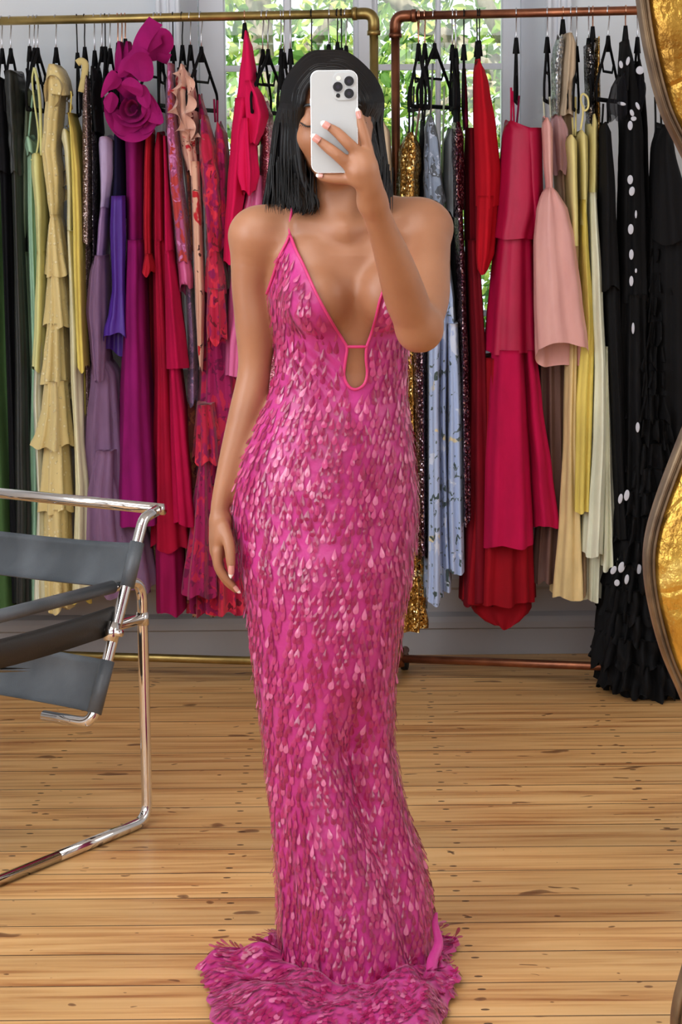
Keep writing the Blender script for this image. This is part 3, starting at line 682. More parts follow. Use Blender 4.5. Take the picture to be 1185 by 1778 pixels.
gown('sequin_gown', 'taupe rose sequinned column gown beside the bright yellow dress', 'gown', 'L', 146,
     [D('bodice', 'taupe_seq', [(128, 150, 157), (140, 147, 160), (170, 143, 162), (260, 143, 164), (420, 143, 163)], nf=5, amp=.003, dep=.11, dy=-.04),
      D('skirt', 'taupe_seq', [(416, 143, 163), (600, 147, 160), (900, 150, 166), (1000, 150, 168)], nf=6, amp=.005, dep=.09)], 0, 'the taupe sequin gown', hook='hook_dark')
gown('sequin_gown', 'narrow black gown with a line of silver sequins beside the lavender dress', 'gown', 'L', 163,
     [D('bodice', 'black', [(112, 158, 167), (125, 156, 172), (200, 160, 174), (230, 163, 176)], nf=4, amp=.003, dep=.10, dy=-.05),
      D('sequin_edge', 'silver_seq', [(132, 158, 163), (250, 162, 167), (420, 163, 168), (520, 163, 168)], nf=4, amp=.002, dep=.12, dy=-.03),
      D('skirt', 'black', [(226, 164, 176), (500, 164, 176), (900, 164, 176)], nf=5, amp=.004, dep=.08, dy=.02)], 0, 'the narrow black and silver gown', drop=.095)
hanger(176, 'L', 5, 'the lavender dress straps, left of two', 'hook_steel', .085)
hanger(182, 'L', -5, 'nothing, by the giant flower', 'hook_dark', .085)
gown('tulle_dress', 'lavender satin bodice dress with long mauve tulle skirts', 'dress', 'L', 190,
     [D('bodice', 'lav', [(233, 170, 197), (245, 169, 198), (300, 172, 198), (345, 174, 192), (360, 173, 190)], nf=5, amp=.003, dep=.08, dy=-.06),
      D('waist', 'lav2', [(356, 173, 190), (400, 168, 188), (450, 165, 184), (620, 168, 180)], nf=5, amp=.004, dep=.08, dy=-.055),
      D('tulle_layer', 'tulle_mauve', [(443, 163, 184), (480, 155, 186), (540, 150, 187), (600, 158, 184), (660, 164, 182)], nf=8, amp=.008, dep=.10, dy=-.07),
      D('lining', 'tulle_plum', [(560, 172, 184), (700, 164, 205), (850, 158, 232), (1028, 160, 258)], nf=9, amp=.008, dep=.06, dy=.0),
      D('tulle_skirt', 'tulle_mauve', [(612, 164, 180), (650, 156, 205), (740, 146, 214), (800, 142, 220), (900, 148, 244), (960, 152, 262), (1022, 156, 272)], nf=11, amp=.010, dep=.085, dep2=.12, dy=-.03, hem=.01),
      D('tulle_overlay', 'tulle_mauve', [(780, 166, 204), (860, 150, 205), (950, 148, 214), (1010, 150, 220)], nf=9, amp=.01, dep=.09, dy=-.07, hem=.01)], 6, 'the lavender tulle dress', drop=.09)
gown('cape_dress', 'deep purple satin dress with a bell hem under the flower gown', 'dress', 'L', 204,
     [D('bodice', 'navy', [(228, 197, 214), (300, 196, 216), (380, 190, 218)], nf=5, amp=.003, dep=.09, dy=-.02),
      D('skirt', 'purple', [(340, 192, 216), (400, 190, 217), (500, 194, 216), (540, 188, 218), (580, 179, 221), (598, 178, 223)], nf=7, amp=.004, dep=.045, dy=-.125, cut=.03, hem=.006)], 0, 'the deep purple satin dress', hook='hook_rose', drop=.075)
tf = gown('flower_gown', 'orchid purple wool column gown with a giant fuchsia fabric flower on its shoulder', 'gown', 'L', 217,
     [D('bodice', 'orchid', [(90, 206, 222), (150, 205, 240), (238, 216, 250), (300, 218, 249), (420, 219, 250)], nf=5, amp=.003, dep=.09, dy=-.03),
      D('skirt', 'orchid', [(416, 219, 250), (560, 214, 254), (700, 209, 262), (830, 203, 272), (908, 200, 278)], nf=8, amp=.007, dep=.10, dep2=.13, dy=-.05, hem=.004)], 0, 'the orchid gown with the giant flower', hook='hook_rose', drop=.065)
Yf_ = YL(230) - .17
def fp(px, py, d=0): return np.array(P(px, py, Yf_ + d))
S1 = 1 / 620.0
# the flower: nested rolled walls of felt at its heart, broad pointed petals round it
hc = fp(231, 188, .0)
for k, (ox, oz, ra, rb, a0, a1, dp) in enumerate([(0, 0, .013, .017, 0.3, 6.0, .072), (.004, -.002, .027, .032, 2.2, 6.9, .066), (-.004, .0, .040, .044, 3.2, 7.4, .058), (.006, -.004, .052, .054, 4.9, 8.6, .050), (-.006, -.008, .060, .060, 2.6, 6.2, .040)]):
    mb = MB(); V = []; na, nb = 30, 7; cc_ = hc + np.array((ox, 0, oz))
    for i in range(na + 1):
        g = a0 + (a1 - a0) * i / na; gr = 1 + .10 * math.sin(g * 2 + k) + .05 * i / na; edge_ = math.sin(PI * i / na) ** .4
        for j in range(nb + 1):
            v = j / nb; fl = .62 + .38 * v + .22 * v ** 4
            V.append(cc_ + np.array((math.cos(g) * ra * gr * fl, .012 - dp * v * (.35 + .65 * edge_) + .004 * math.sin(g * 5), math.sin(g) * rb * gr * fl)))
    mb.add(V, gridF(na + 1, nb + 1)); mesh('petal', mb, M['fuchsia'], tf)
def petal2(pts, fold=.012, bend=.01, d=0.0, name='petal'):
    """broad felt petal from its outline (photo px); creased along the middle"""
    q = np.array([fp(x_, y_, d) for x_, y_ in pts]); n = len(q); c_ = q.mean(0); rings = 6; V = []
    ob = np.array(smooth_path(list(q), 4, closed=True)); c_ = ob.mean(0); ax_ = q[0] - c_; ax_ /= np.linalg.norm(ax_); pr_x = np.cross(ax_, (0, 1, 0))
    for r_ in range(rings + 1):
        for o in ob:
            p_ = c_ + (o - c_) * (r_ / rings); s_ = (p_ - c_).dot(pr_x); l_ = (p_ - c_).dot(ax_); V.append(p_ + np.array((0, -1, 0)) * (fold * (1 - abs(s_) / .03) + bend * (l_ / .04) ** 2 * 1.0 - .006 * math.sin(s_ * 90)))
    mb = MB(); mb.add(V, gridF(rings + 1, len(ob), True)); V2 = [v + np.array((0, .003, 0)) for v in V]; mb.add(V2, [f[::-1] for f in gridF(rings + 1, len(ob), True)]); return mesh(name, mb, M['fuchsia'], tf)
petal2([(177, 170), (182, 140), (196, 122), (212, 138), (204, 152), (190, 158)], .010, .012, -.035)
petal2([(238, 92), (262, 100), (266, 136), (246, 142), (228, 128), (214, 118)], .008, .016, -.055)
petal2([(206, 132), (212, 104), (236, 94), (250, 104), (232, 122), (216, 134)], .012, .010, -.04)
petal2([(212, 146), (228, 134), (248, 150), (246, 168), (226, 160)], .016, .010, -.062)
petal2([(285, 214), (256, 210), (246, 190), (256, 166), (274, 180)], .010, .012, -.030)
petal2([(258, 188), (240, 176), (238, 152), (252, 148), (262, 168)], .012, .010, -.050)
petal2([(212, 236), (190, 214), (184, 186), (200, 196), (232, 214), (250, 216), (236, 228)], .010, .014, -.010)
petal2([(190, 196), (180, 176), (194, 160), (206, 172), (200, 190)], .012, .010, -.022)
petal2([(250, 222), (262, 206), (282, 200), (280, 216)], .008, .006, .0)
def ribbon(pts, w, mat='fuchsia', wd=(0, 1, 0), name='ribbon_loop', par=None, thin=.0):
    pp = np.array(smooth_path(pts, 8)); V = []; T_ = np.gradient(pp, axis=0)
    for i, q_ in enumerate(pp):
        ww = w * (1 - .0 * i)
        b = np.cross(T_[i], np.array(wd, float)); b /= np.linalg.norm(b) + 1e-9
        for v in (-1, -.33, .33, 1): V.append(q_ + b * ww * v * .5 + np.array(wd) * .006 * v * v)
    mb = MB(); mb.add(V, gridF(len(pp), 4)); return mesh(name, mb, M[mat], par)
ribbon([fp(241, 100, -.03), fp(243, 80, -.04), fp(252, 60, -.03), fp(270, 36, .0)], .042, par=tf, wd=(.15, .95, .1))
ribbon([fp(240, 90, -.02), fp(262, 74, -.02), fp(282, 62, 0), fp(288, 78, .02), fp(272, 92, .03), fp(255, 96, .02)], .04, par=tf, wd=(.1, .9, .3))
ribbon([fp(258, 80, .04), fp(276, 96, .03), fp(294, 104, .04)], .03, par=tf, wd=(0, 1, .2))
ribbon([fp(236, 130, -.02), fp(224, 118, -.04), fp(238, 96, -.05), fp(252, 104, -.04)], .04, par=tf, wd=(.1, 1, .1))
for x_ in (207, 222): 
    mb = MB(); ctube(mb, [(72, x_ - 3, x_ + 4), (90, x_ - 7, x_ + 9), (130, x_ - 8, x_ + 10)], YL(215) - .08, dep=.05, nf=6, amp=.008, seed=x_, crumple=.5); mesh('gathered_shoulder', mb, M['fuchsia'], tf)
hanger(211, 'L', 0, 'the gathered shoulder of the flower gown, left of two rose gold hooks', 'hook_rose', .075, label='rose gold hooked hanger inside the gathered shoulder of the flower gown')
for x_, r_, lb in ((268, 14, 'glossy black hanger right beside the folded ribbon loops of the giant flower'), (273, -8, 'black hanger half hidden behind the giant flower ribbon')):
    hanger(x_, 'L', r_, '', 'hook_steel', .075, label=lb)
gown('ruffled_dress', 'narrow scarlet chiffon dress with a frayed ruffle edge beside the orchid gown', 'dress', 'L', 262,
     [D('bodice', 'scarlet', [(222, 252, 266), (300, 250, 264), (400, 249, 264), (470, 250, 266)], nf=6, amp=.006, dep=.09, dy=-.04, crumple=.2),
      D('skirt', 'bordeaux', [(440, 255, 268), (600, 258, 272), (900, 258, 276)], nf=6, amp=.004, dep=.06, dy=.03),
      D('flounce', 'scarlet', [(440, 252, 264), (462, 249, 270), (475, 248, 268)], nf=7, amp=.008, dep=.08, dy=-.07)], 0, None)
gown('tiered_gown', 'crimson crepe tiered gown with flared hems and darker berry underskirt', 'gown', 'L', 280,
     [D('bodice', 'cherry', [(226, 272, 282), (260, 267, 286), (420, 266, 290)], nf=8, amp=.005, dep=.10, dy=-.02),
      D('side_bodice', 'crimson', [(236, 284, 290), (300, 285, 294), (380, 284, 300), (437, 284, 304)], nf=5, amp=.004, dep=.10, dy=-.07),
      D('skirt', 'cherry', [(416, 266, 290), (640, 270, 306), (830, 266, 320), (950, 262, 334)], nf=9, amp=.009, dep=.10, dy=-.02, hem=.008),
      D('tier', 'crimson', [(434, 286, 302), (520, 288, 312), (600, 289, 322), (638, 290, 326)], nf=6, amp=.005, dep=.11, dy=-.07, hem=.003),
      D('overskirt', 'crimson', [(630, 294, 312), (740, 296, 324), (850, 300, 334), (908, 302, 340)], nf=6, amp=.008, dep=.11, dy=-.05, hem=.006),
      D('underskirt', 'berry', [(930, 268, 318), (1062, 270, 322)], nf=8, amp=.006, dep=.10, dy=-.01)], 0, 'the crimson tiered gown', drop=.09)
gown('print_dress', 'pink and rust paisley print dress with a hanging sleeve and a pink cuff', 'dress', 'L', 300,
     [D('shoulder', 'paisley_b', [(118, 292, 302), (135, 287, 304), (180, 286, 304), (225, 287, 306)], nf=4, amp=.004, dep=.08, dy=-.06),
      D('sleeve', 'paisley', [(110, 290, 300), (220, 288, 308), (300, 291, 314), (400, 302, 326), (455, 307, 331)], nf=6, amp=.005, dep=.085, dy=-.07, crumple=.3),
      D('cuff', 'pinksat', [(452, 307, 330), (480, 310, 334), (505, 312, 333)], nf=5, amp=.004, dep=.06, dy=-.09, cut=.022),
      D('skirt', 'paisley_b', [(440, 320, 332), (600, 326, 342), (700, 326, 342)], nf=5, amp=.006, dep=.07, dy=-.01),
      D('lower_skirt', 'brownprint', [(690, 324, 344), (820, 326, 346), (1045, 322, 346)], nf=6, amp=.006, dep=.06, dy=.02)], -5, 'the paisley print dress', hook='hook_dark', drop=.085)
t = gown('floral_dress', 'cream dress printed with red roses and dark leaves, ruffled down its front', 'dress', 'L', 316,
     [D('bodice', 'rosecream', [(108, 312, 322), (130, 303, 332), (180, 303, 340), (240, 312, 344), (300, 326, 346)], nf=7, amp=.006, dep=.09, dy=-.04, crumple=.3),
      D('skirt', 'rosecream2', [(280, 330, 348), (400, 334, 352), (520, 338, 356), (600, 342, 354), (640, 347, 352)], nf=5, amp=.005, dep=.08, dy=-.06),
      D('lining', 'brownprint', [(260, 316, 332), (340, 324, 336), (440, 330, 340)], nf=5, amp=.005, dep=.07, dy=.0),
      D('hem', 'rosecream2', [(1000, 330, 380), (1066, 334, 384)], nf=8, amp=.006, dep=.05, dy=.03)], 10, 'the cream rose print dress', hook='hook_dark', drop=.085)
mb = MB(); Yq = YL(316) - .14
ruffle(mb, [P(316, 120, Yq), P(310, 150, Yq), P(306, 185, Yq), P(318, 215, Yq), P(330, 232, Yq), P(336, 215, Yq)], .03, (-.3, -.8, -.45), .016, 5, 3)
mesh('front_ruffle', mb, M['rosecream'], t)
mb = MB(); ruffle(mb, [P(322, 130, Yq), P(326, 165, Yq), P(322, 200, Yq), P(332, 240, Yq), P(344, 230, Yq)], .03, (.45, -.8, -.3), .014, 4, 9); mesh('front_ruffle', mb, M['rosecream'], t)
t = gown('ruched_gown', 'berry red printed mesh gown, ruched bodice and gathered pleated tiers', 'gown', 'L', 330,
     [D('shoulder', 'redfloral2', [(160, 344, 350), (205, 342, 360)], nf=4, amp=.004, dep=.06, dy=.0),
      D('bodice', 'redfloral', [(200, 350, 358), (225, 346, 366), (260, 344, 376), (320, 350, 384), (420, 358, 386), (440, 359, 386)], nf=7, amp=.005, dep=.10, dy=-.05, crumple=.8),
      D('tier', 'redfloral', [(436, 360, 385), (480, 356, 392), (506, 356, 394)], nf=8, amp=.006, dep=.10, dy=-.05),
      D('tier', 'redfloral', [(500, 360, 390), (560, 358, 394), (590, 360, 394)], nf=9, amp=.008, dep=.11, dy=-.07, hem=.01),
      D('skirt', 'redfloral2', [(500, 352, 396), (640, 348, 412), (720, 344, 420), (860, 340, 424)], nf=12, amp=.010, dep=.09, dy=-.0),
      D('ruffle_tier', 'redfloral', [(700, 342, 372), (760, 338, 382), (800, 336, 384)], nf=9, amp=.009, dep=.11, dy=-.05, hem=.012),
      D('pleated_skirt', 'redfloral', [(840, 342, 420), (940, 330, 424), (1064, 326, 432)], nf=16, amp=.011, dep=.09, dy=-.01, hem=.006),
      D('front_skirt', 'redfloral2', [(800, 346, 362), (900, 334, 368), (1035, 318, 372)], nf=7, amp=.010, dep=.08, dy=-.08, hem=.006)], 12, 'the berry red ruched gown', drop=.085)
gown('ruched_gown', 'magenta ruched mesh dress beside the hot pink gown', 'dress', 'L', 349,
     [D('bodice', 'redfloral2', [(208, 376, 382), (225, 372, 392), (260, 372, 396), (330, 380, 396), (430, 384, 396)], nf=6, amp=.005, dep=.09, dy=-.01, crumple=.8),
      D('skirt', 'redfloral2', [(420, 384, 398), (640, 396, 412), (840, 400, 424)], nf=7, amp=.006, dep=.06, dy=.05)], 24, 'the magenta ruched dress', straps=[(372, 172, 374, 212, 'wine'), (378, 174, 378, 212, 'wine')], drop=.09)
t = gown('draped_gown', 'hot pink crepe gown with a long sharp shoulder and a folded drape', 'gown', 'L', 425,
     [D('shoulder', 'hotpink', [(50, 424, 431), (80, 421, 438), (140, 413, 447), (200, 405, 430)], nf=5, amp=.004, dep=.07, dy=-.04),
      D('bodice', 'hotpink', [(170, 408, 440), (240, 401, 430), (330, 395, 424), (400, 391, 414), (456, 389, 412)], nf=5, amp=.004, dep=.10, dy=-.05, hem=.003),
      D('drape', 'hotpink', [(140, 425, 440), (170, 424, 458), (200, 426, 466), (225, 430, 458), (250, 434, 448)], nf=6, amp=.010, dep=.08, dy=-.10),
      D('drape', 'hotpink', [(205, 420, 436), (240, 416, 440), (300, 414, 446), (335, 422, 440)], nf=6, amp=.010, dep=.07, dy=-.11),
      D('drape', 'hotpink_d', [(235, 436, 446), (290, 432, 448), (330, 428, 442)], nf=5, amp=.006, dep=.06, dy=-.07)], 0, 'the hot pink draped gown', drop=.03, hook='hook_rose', wide=.08)
gown('satin_gown', 'shiny pink satin gown hanging below the hot pink one', 'gown', 'L', 437,
     [D('bodice', 'pinksat', [(300, 436, 462), (340, 424, 466), (400, 406, 470), (460, 402, 470)], nf=8, amp=.009, dep=.09, dy=.0),
      D('skirt', 'pinksat', [(456, 402, 470), (540, 396, 440), (600, 393, 420), (651, 392, 416)], nf=6, amp=.005, dep=.09, dy=-.03, hem=.002),
      D('lining', 'wine', [(600, 398, 470), (1000, 400, 474)], nf=8, amp=.006, dep=.06, dy=.03)], 0, None)
gown('sequin_dress', 'rose pink sequin dress partly hidden behind the dark hair', 'dress', 'L', 456,
     [D('bodice', 'pinkseq', [(172, 458, 466), (200, 454, 474), (300, 450, 486), (420, 448, 500)], nf=5, amp=.004, dep=.09, dy=-.0),
      D('skirt', 'pinkseq', [(416, 448, 500), (900, 450, 520)], nf=8, amp=.006, dep=.08)], 20, 'the rose sequin dress', drop=.10)
for x_, r_, dd, lb in ((465, 22, .10, 'empty black hanger turned outwards, left of the dark hair'), (488, 3, .10, 'edge-on black hanger just left of the dark hair'), (493, 8, .11, 'black hanger closest to the left of the dark hair'),
                       (504, 0, .10, 'black hanger in front of the upright window bar'), (541, 5, .11, 'black hanger showing only its tip above the hair parting'), (571, -10, .09, 'leftmost black hanger peeking above the top of the phone'),
                       (586, 10, .085, 'black hanger above the camera lenses of the phone, left of two'), (593, 3, .10, 'black hanger above the camera lenses of the phone, right of two'), (601, 26, .095, 'black hanger turned outwards beside the brass pole')):
    hanger(x_, 'L', r_, '', 'hook_dark' if x_ in (541, 586, 593) else 'hook_steel', dd, label=lb)
gown('sheer_blouse', 'pale cream garment hanging between the hair and the copper pole', 'blouse', 'L', 640,
     [D('bodice', 'nude', [(195, 656, 664), (230, 650, 678), (300, 650, 682), (420, 646, 684)], nf=6, amp=.006, dep=.09, dy=-.0),
      D('skirt', 'cream', [(416, 640, 684), (900, 640, 688)], nf=6, amp=.006, dep=.06)], 10, None)

# ================================================================ right rack
t = gown('sequin_gown', 'gold sequinned gown hanging next to the copper pole', 'gown', 'R', 727,
     [D('bodice', 'gold_seq', [(226, 706, 720), (240, 700, 728), (262, 694, 733), (330, 692, 730), (420, 694, 726)], nf=6, amp=.007, dep=.10, dy=-.05, crumple=.5),
      D('skirt', 'gold_seq', [(416, 694, 726), (640, 698, 726), (900, 696, 728), (1040, 692, 738), (1092, 690, 741)], nf=8, amp=.012, dep=.09, dy=.0, crumple=.3)], 18, 'the gold sequin gown', hook='hook_rose', drop=.085, straps=[(711, 150, 711, 232, 'black'), (719, 150, 717, 232, 'hook_dark'), (733, 160, 722, 240, 'brownchif')])
gown('sequin_gown', 'dark plum sequinned gown between the gold gown and the blue floral gown', 'gown', 'R', 738,
     [D('bodice', 'black', [(205, 732, 738), (240, 730, 742), (330, 726, 740), (420, 726, 738)], nf=4, amp=.004, dep=.09, dy=.02),
      D('skirt', 'plum_seq', [(416, 722, 740), (600, 718, 742), (800, 724, 742), (950, 726, 742), (965, 727, 742)], nf=5, amp=.006, dep=.09, dy=-.06)], 12, 'the dark plum sequin gown', drop=.085, hook='hook_rose', straps=[(734, 120, 734, 210, 'black'), (740, 140, 737, 215, 'black')])
hanger(727, 'R', -12, '', 'hook_rose', .09, label='black hanger overlapping another one above the gold gown')
gown('satin_gown', 'pale blue satin gown printed with leaves and yellow blossoms', 'gown', 'R', 755,
     [D('bodice', 'greyfloral', [(197, 744, 752), (212, 739, 758), (250, 739, 764), (300, 737, 768), (352, 738, 774)], nf=7, amp=.006, dep=.09, dy=-.05, crumple=.5),
      D('waist', 'bluefloral', [(348, 740, 772), (420, 746, 778), (520, 770, 790), (560, 768, 792)], nf=6, amp=.006, dep=.09, dy=-.03),
      D('skirt', 'bluefloral', [(540, 742, 768), (700, 742, 764), (860, 741, 768), (1000, 740, 770), (1042, 738, 771)], nf=6, amp=.008, dep=.10, dy=-.06, hem=.005),
      D('fold', 'bluefloral', [(540, 762, 778), (740, 762, 776), (900, 764, 780), (1022, 768, 786)], nf=4, amp=.005, dep=.10, dy=-.03, hem=.004),
      D('side_panel', 'bluefloral', [(560, 776, 796), (700, 778, 802), (860, 777, 806), (992, 780, 808)], nf=5, amp=.008, dep=.10, dy=-.045, hem=.008),
      D('back_panel', 'bluefloral', [(700, 724, 744), (960, 722, 742), (1058, 720, 742)], nf=4, amp=.004, dep=.06, dy=.02)], 38, 'the blue floral gown', drop=.085, straps=[(752, 110, 748, 200, 'greysat'), (772, 150, 768, 300, 'sage')])
gown('satin_dress', 'plain grey satin dress tucked behind the blue floral gown', 'dress', 'R', 786,
     [D('bodice', 'greysat', [(220, 778, 788), (245, 770, 792), (320, 770, 792), (372, 776, 790)], nf=5, amp=.004, dep=.08, dy=-.01),
      D('skirt', 'black', [(368, 780, 796), (560, 784, 800), (900, 796, 806)], nf=4, amp=.004, dep=.06, dy=.03)], 0, 'the plain grey satin dress', drop=.09)
gown('sequin_gown', 'burgundy black sequinned gown on thick straps beside the dark red dress', 'gown', 'R', 792,
     [D('strap_bodice', 'black', [(95, 789, 797), (150, 788, 799), (215, 789, 800)], nf=4, amp=.002, dep=.06, dy=-.02),
      D('bodice', 'plum_seq', [(212, 788, 800), (240, 784, 806), (300, 786, 806), (360, 788, 806)], nf=5, amp=.006, dep=.09, dy=-.06, crumple=.5),
      D('skirt', 'plum_seq', [(356, 790, 804), (500, 796, 810), (640, 798, 815), (800, 800, 820), (905, 802, 820)], nf=5, amp=.006, dep=.09, dy=-.05)], -6, 'the burgundy sequin gown', drop=.10)
gown('long_gown', 'wine red gown directly left of the red crepe drape', 'gown', 'R', 806,
     [D('strap_bodice', 'wine', [(115, 804, 810), (180, 803, 813), (225, 806, 814)], nf=4, amp=.003, dep=.05, dy=.0),
      D('bodice', 'bordeaux', [(222, 810, 826), (300, 808, 832), (420, 810, 834)], nf=6, amp=.006, dep=.09, dy=-.0),
      D('skirt', 'bordeaux', [(416, 810, 834), (640, 816, 846), (900, 808, 856), (1046, 802, 862)], nf=8, amp=.007, dep=.10, dy=-.02)], 5, 'the wine red gown', drop=.09, hook='hook_dark')
gown('crepe_dress', 'bright red crepe dress whose long drape ends in a folded point', 'dress', 'R', 829,
     [D('bodice', 'red', [(99, 829, 833), (115, 825, 842), (150, 824, 850), (220, 824, 862), (300, 826, 870), (360, 828, 868)], nf=6, amp=.005, dep=.09, dy=-.06),
      D('drape', 'red', [(340, 828, 866), (400, 827, 862), (440, 826, 858), (465, 828, 848), (476, 834, 842)], nf=6, amp=.008, dep=.08, dy=-.07, hem=.002)], 0, 'the bright red crepe dress', hook='hook_dark', drop=.082, wide=.10)
hanger(833, 'R', 8, '', 'hook_dark', .08, wide=.10, label='black hanger behind the tip of the red crepe dress')
gown('tiered_gown', 'crimson satin strapless gown in three long tiers over a dark red skirt', 'gown', 'R', 897,
     [D('bodice', 'crimson_sat', [(206, 880, 892), (222, 876, 944), (240, 874, 944), (300, 869, 945), (360, 864, 946), (414, 858, 930)], nf=8, amp=.004, dep=.09, dy=-.06, hem=.003, dep2=.11),
      D('side_bodice', 'crimson_sat', [(222, 906, 944), (300, 912, 944), (380, 922, 940), (440, 928, 938)], nf=5, amp=.003, dep=.09, dy=-.065),
      D('tier', 'crimson_sat', [(408, 864, 928), (480, 856, 932), (560, 849, 935), (612, 844, 938)], nf=8, amp=.006, dep=.10, dy=-.05, hem=.003),
      D('tier', 'crimson', [(606, 856, 914), (700, 850, 918), (820, 843, 924), (900, 840, 928), (947, 838, 929)], nf=7, amp=.006, dep=.11, dy=-.05, hem=.006),
      D('side_tier', 'crimson', [(606, 906, 934), (700, 912, 944), (820, 920, 962), (912, 924, 975)], nf=6, amp=.007, dep=.10, dy=-.03, hem=.004),
      D('underskirt', 'blood', [(620, 836, 900), (900, 816, 926), (1046, 803, 931)], nf=12, amp=.010, dep=.095, dy=-.01, hem=.005),
      D('train', 'blood', [(1030, 822, 924), (1062, 820, 926), (1074, 834, 912), (1086, 858, 890)], nf=8, amp=.006, dep=.08, dy=.02, hem=.004)], 10, 'the crimson tiered gown with thin straps', drop=.075,
     straps=[(888, 152, 888, 212, 'crimson'), (891, 158, 893, 214, 'crimson'), (902, 166, 898, 214, 'wine')])
mb = MB()
gown('taffeta_dress', 'blush pink taffeta dress with a narrow twisted top and a wide open bubble hem', 'dress', 'R', 951,
     [D('bodice', 'blush', [(200, 944, 954), (215, 942, 962), (280, 945, 962), (332, 950, 962)], nf=4, amp=.003, dep=.04, dy=-.16),
      D('bow', 'blush_t', [(198, 962, 975), (225, 958, 990), (270, 962, 990), (300, 966, 984)], nf=5, amp=.008, dep=.06, dy=-.06),
      D('bubble_skirt', 'blush', [(326, 950, 962), (340, 940, 974), (365, 933, 988), (420, 928, 1000), (520, 929, 1012), (590, 931, 1021), (618, 932, 1023)], nf=7, amp=.004, dep=.04, dep2=.05, dy=-.165, cut=.036, hem=.004, top_amp=.6)], 14, 'the blush taffeta dress', drop=.075,
     straps=[(944, 168, 946, 205, 'ivory_t'), (955, 168, 957, 205, 'ivory_t')])
gown('chiffon_gown', 'nude chiffon gown with silver beading and a brown pleated skirt', 'gown', 'R', 978,
     [D('beaded_bodice', 'silverlace', [(56, 972, 978), (75, 964, 982), (110, 960, 978), (200, 961, 972)], nf=5, amp=.004, dep=.06, dy=-.08),
      D('bodice', 'nude', [(58, 982, 994), (75, 978, 1001), (120, 974, 1000), (165, 974, 992), (200, 966, 996)], nf=7, amp=.006, dep=.08, dy=-.06),
      D('waist', 'champagne', [(190, 964, 998), (300, 966, 988), (400, 974, 990)], nf=6, amp=.006, dep=.07, dy=.0),
      D('skirt', 'brownchif', [(380, 960, 992), (640, 936, 984), (860, 938, 984), (1010, 928, 982)], nf=10, amp=.009, dep=.07, dy=.03)], 0, 'the nude chiffon gown', hook='hook_rose', drop=.03, wide=.2)
t = gown('slip_dress', 'pale lemon strappy dress with a straight bodice hem over a peach skirt', 'dress', 'R', 992,
     [D('bodice', 'lemon', [(230, 984, 996), (240, 982, 1004), (300, 986, 1004), (380, 988, 1006), (426, 986, 1007)], nf=4, amp=.003, dep=.09, dy=-.07, hem=.002),
      D('skirt', 'peach', [(408, 992, 1006), (560, 984, 1004), (760, 980, 1000), (900, 972, 1010), (1036, 960, 1018)], nf=7, amp=.007, dep=.09, dy=-.03, hem=.004)], 16, 'the pale lemon strappy dress', drop=.095, straps=[(992, 165, 996, 236, 'lemon'), (1000, 168, 1000, 236, 'lemon')])
t2 = gown('pleated_dress', 'yellow pleated dress with a looped spaghetti strap', 'dress', 'R', 999,
     [D('bodice', 'lemon', [(222, 1003, 1012), (232, 1002, 1022), (300, 1006, 1022), (360, 1008, 1020), (392, 1006, 1020)], nf=4, amp=.003, dep=.09, dy=-.05, hem=.002),
      D('skirt', 'yellow', [(346, 1008, 1018), (420, 1006, 1022), (560, 1006, 1034), (700, 994, 1032), (886, 992, 1026)], nf=10, amp=.006, dep=.10, dy=-.045, hem=.002),
      D('underskirt', 'champagne', [(880, 1000, 1022), (1030, 1004, 1022)], nf=5, amp=.005, dep=.07)], -6, None)
mb = MB(); Yq = YR(1005) - .15; tube(mb, smooth_path([P(1009, 225, Yq), P(1013, 195, Yq), P(1009, 172, Yq), P(1013, 163, Yq), P(1021, 170, Yq), P(1022, 186, Yq), P(1016, 192, Yq), P(1012, 182, Yq)], 6), .0028, 7); mesh('strap', mb, M['lemon'], t2)
hanger(1002, 'R', 14, '', 'hook_steel', .1, label='black hanger holding the looped spaghetti strap')
gown('organza_gown', 'ivory cream organza gown with a layered ruffled hem beside the black gowns', 'gown', 'R', 1023,
     [D('bodice', 'lemon', [(194, 1026, 1034), (210, 1022, 1040), (280, 1023, 1039), (340, 1022, 1038)], nf=5, amp=.004, dep=.08, dy=-.04, crumple=.3),
      D('skirt', 'ivory_t', [(334, 1024, 1036), (500, 1026, 1048), (640, 1030, 1054), (760, 1026, 1056), (880, 1018, 1052), (962, 1012, 1050)], nf=8, amp=.007, dep=.09, dy=-.065, hem=.004),
      D('underskirt', 'ivory_t', [(900, 1018, 1054), (1040, 1016, 1044)], nf=8, amp=.008, dep=.08, dy=-.0, hem=.006),
      D('side_ruffle', 'ivory_t', [(600, 1048, 1056), (800, 1048, 1062), (930, 1046, 1068), (985, 1044, 1072)], nf=8, amp=.010, dep=.08, dy=-.05, hem=.01)], 6, 'the ivory organza gown', drop=.08, straps=[(1030, 140, 1030, 198, 'ivory_t')])
gown('sequin_gown', 'narrow gold and black sequinned gown between the cream and black gowns', 'gown', 'R', 1030,
     [D('bodice', 'gold_seq', [(60, 1036, 1042), (100, 1034, 1043), (150, 1028, 1044), (200, 1034, 1044), (330, 1038, 1044)], nf=4, amp=.004, dep=.06, dy=-.03, crumple=.4),
      D('collar', 'silver_seq', [(78, 1018, 1026), (110, 1018, 1036), (170, 1020, 1034), (230, 1024, 1034)], nf=4, amp=.004, dep=.06, dy=-.05)], 10, 'the gold and black sequin gown', hook='hook_rose', drop=.05, wide=.24)
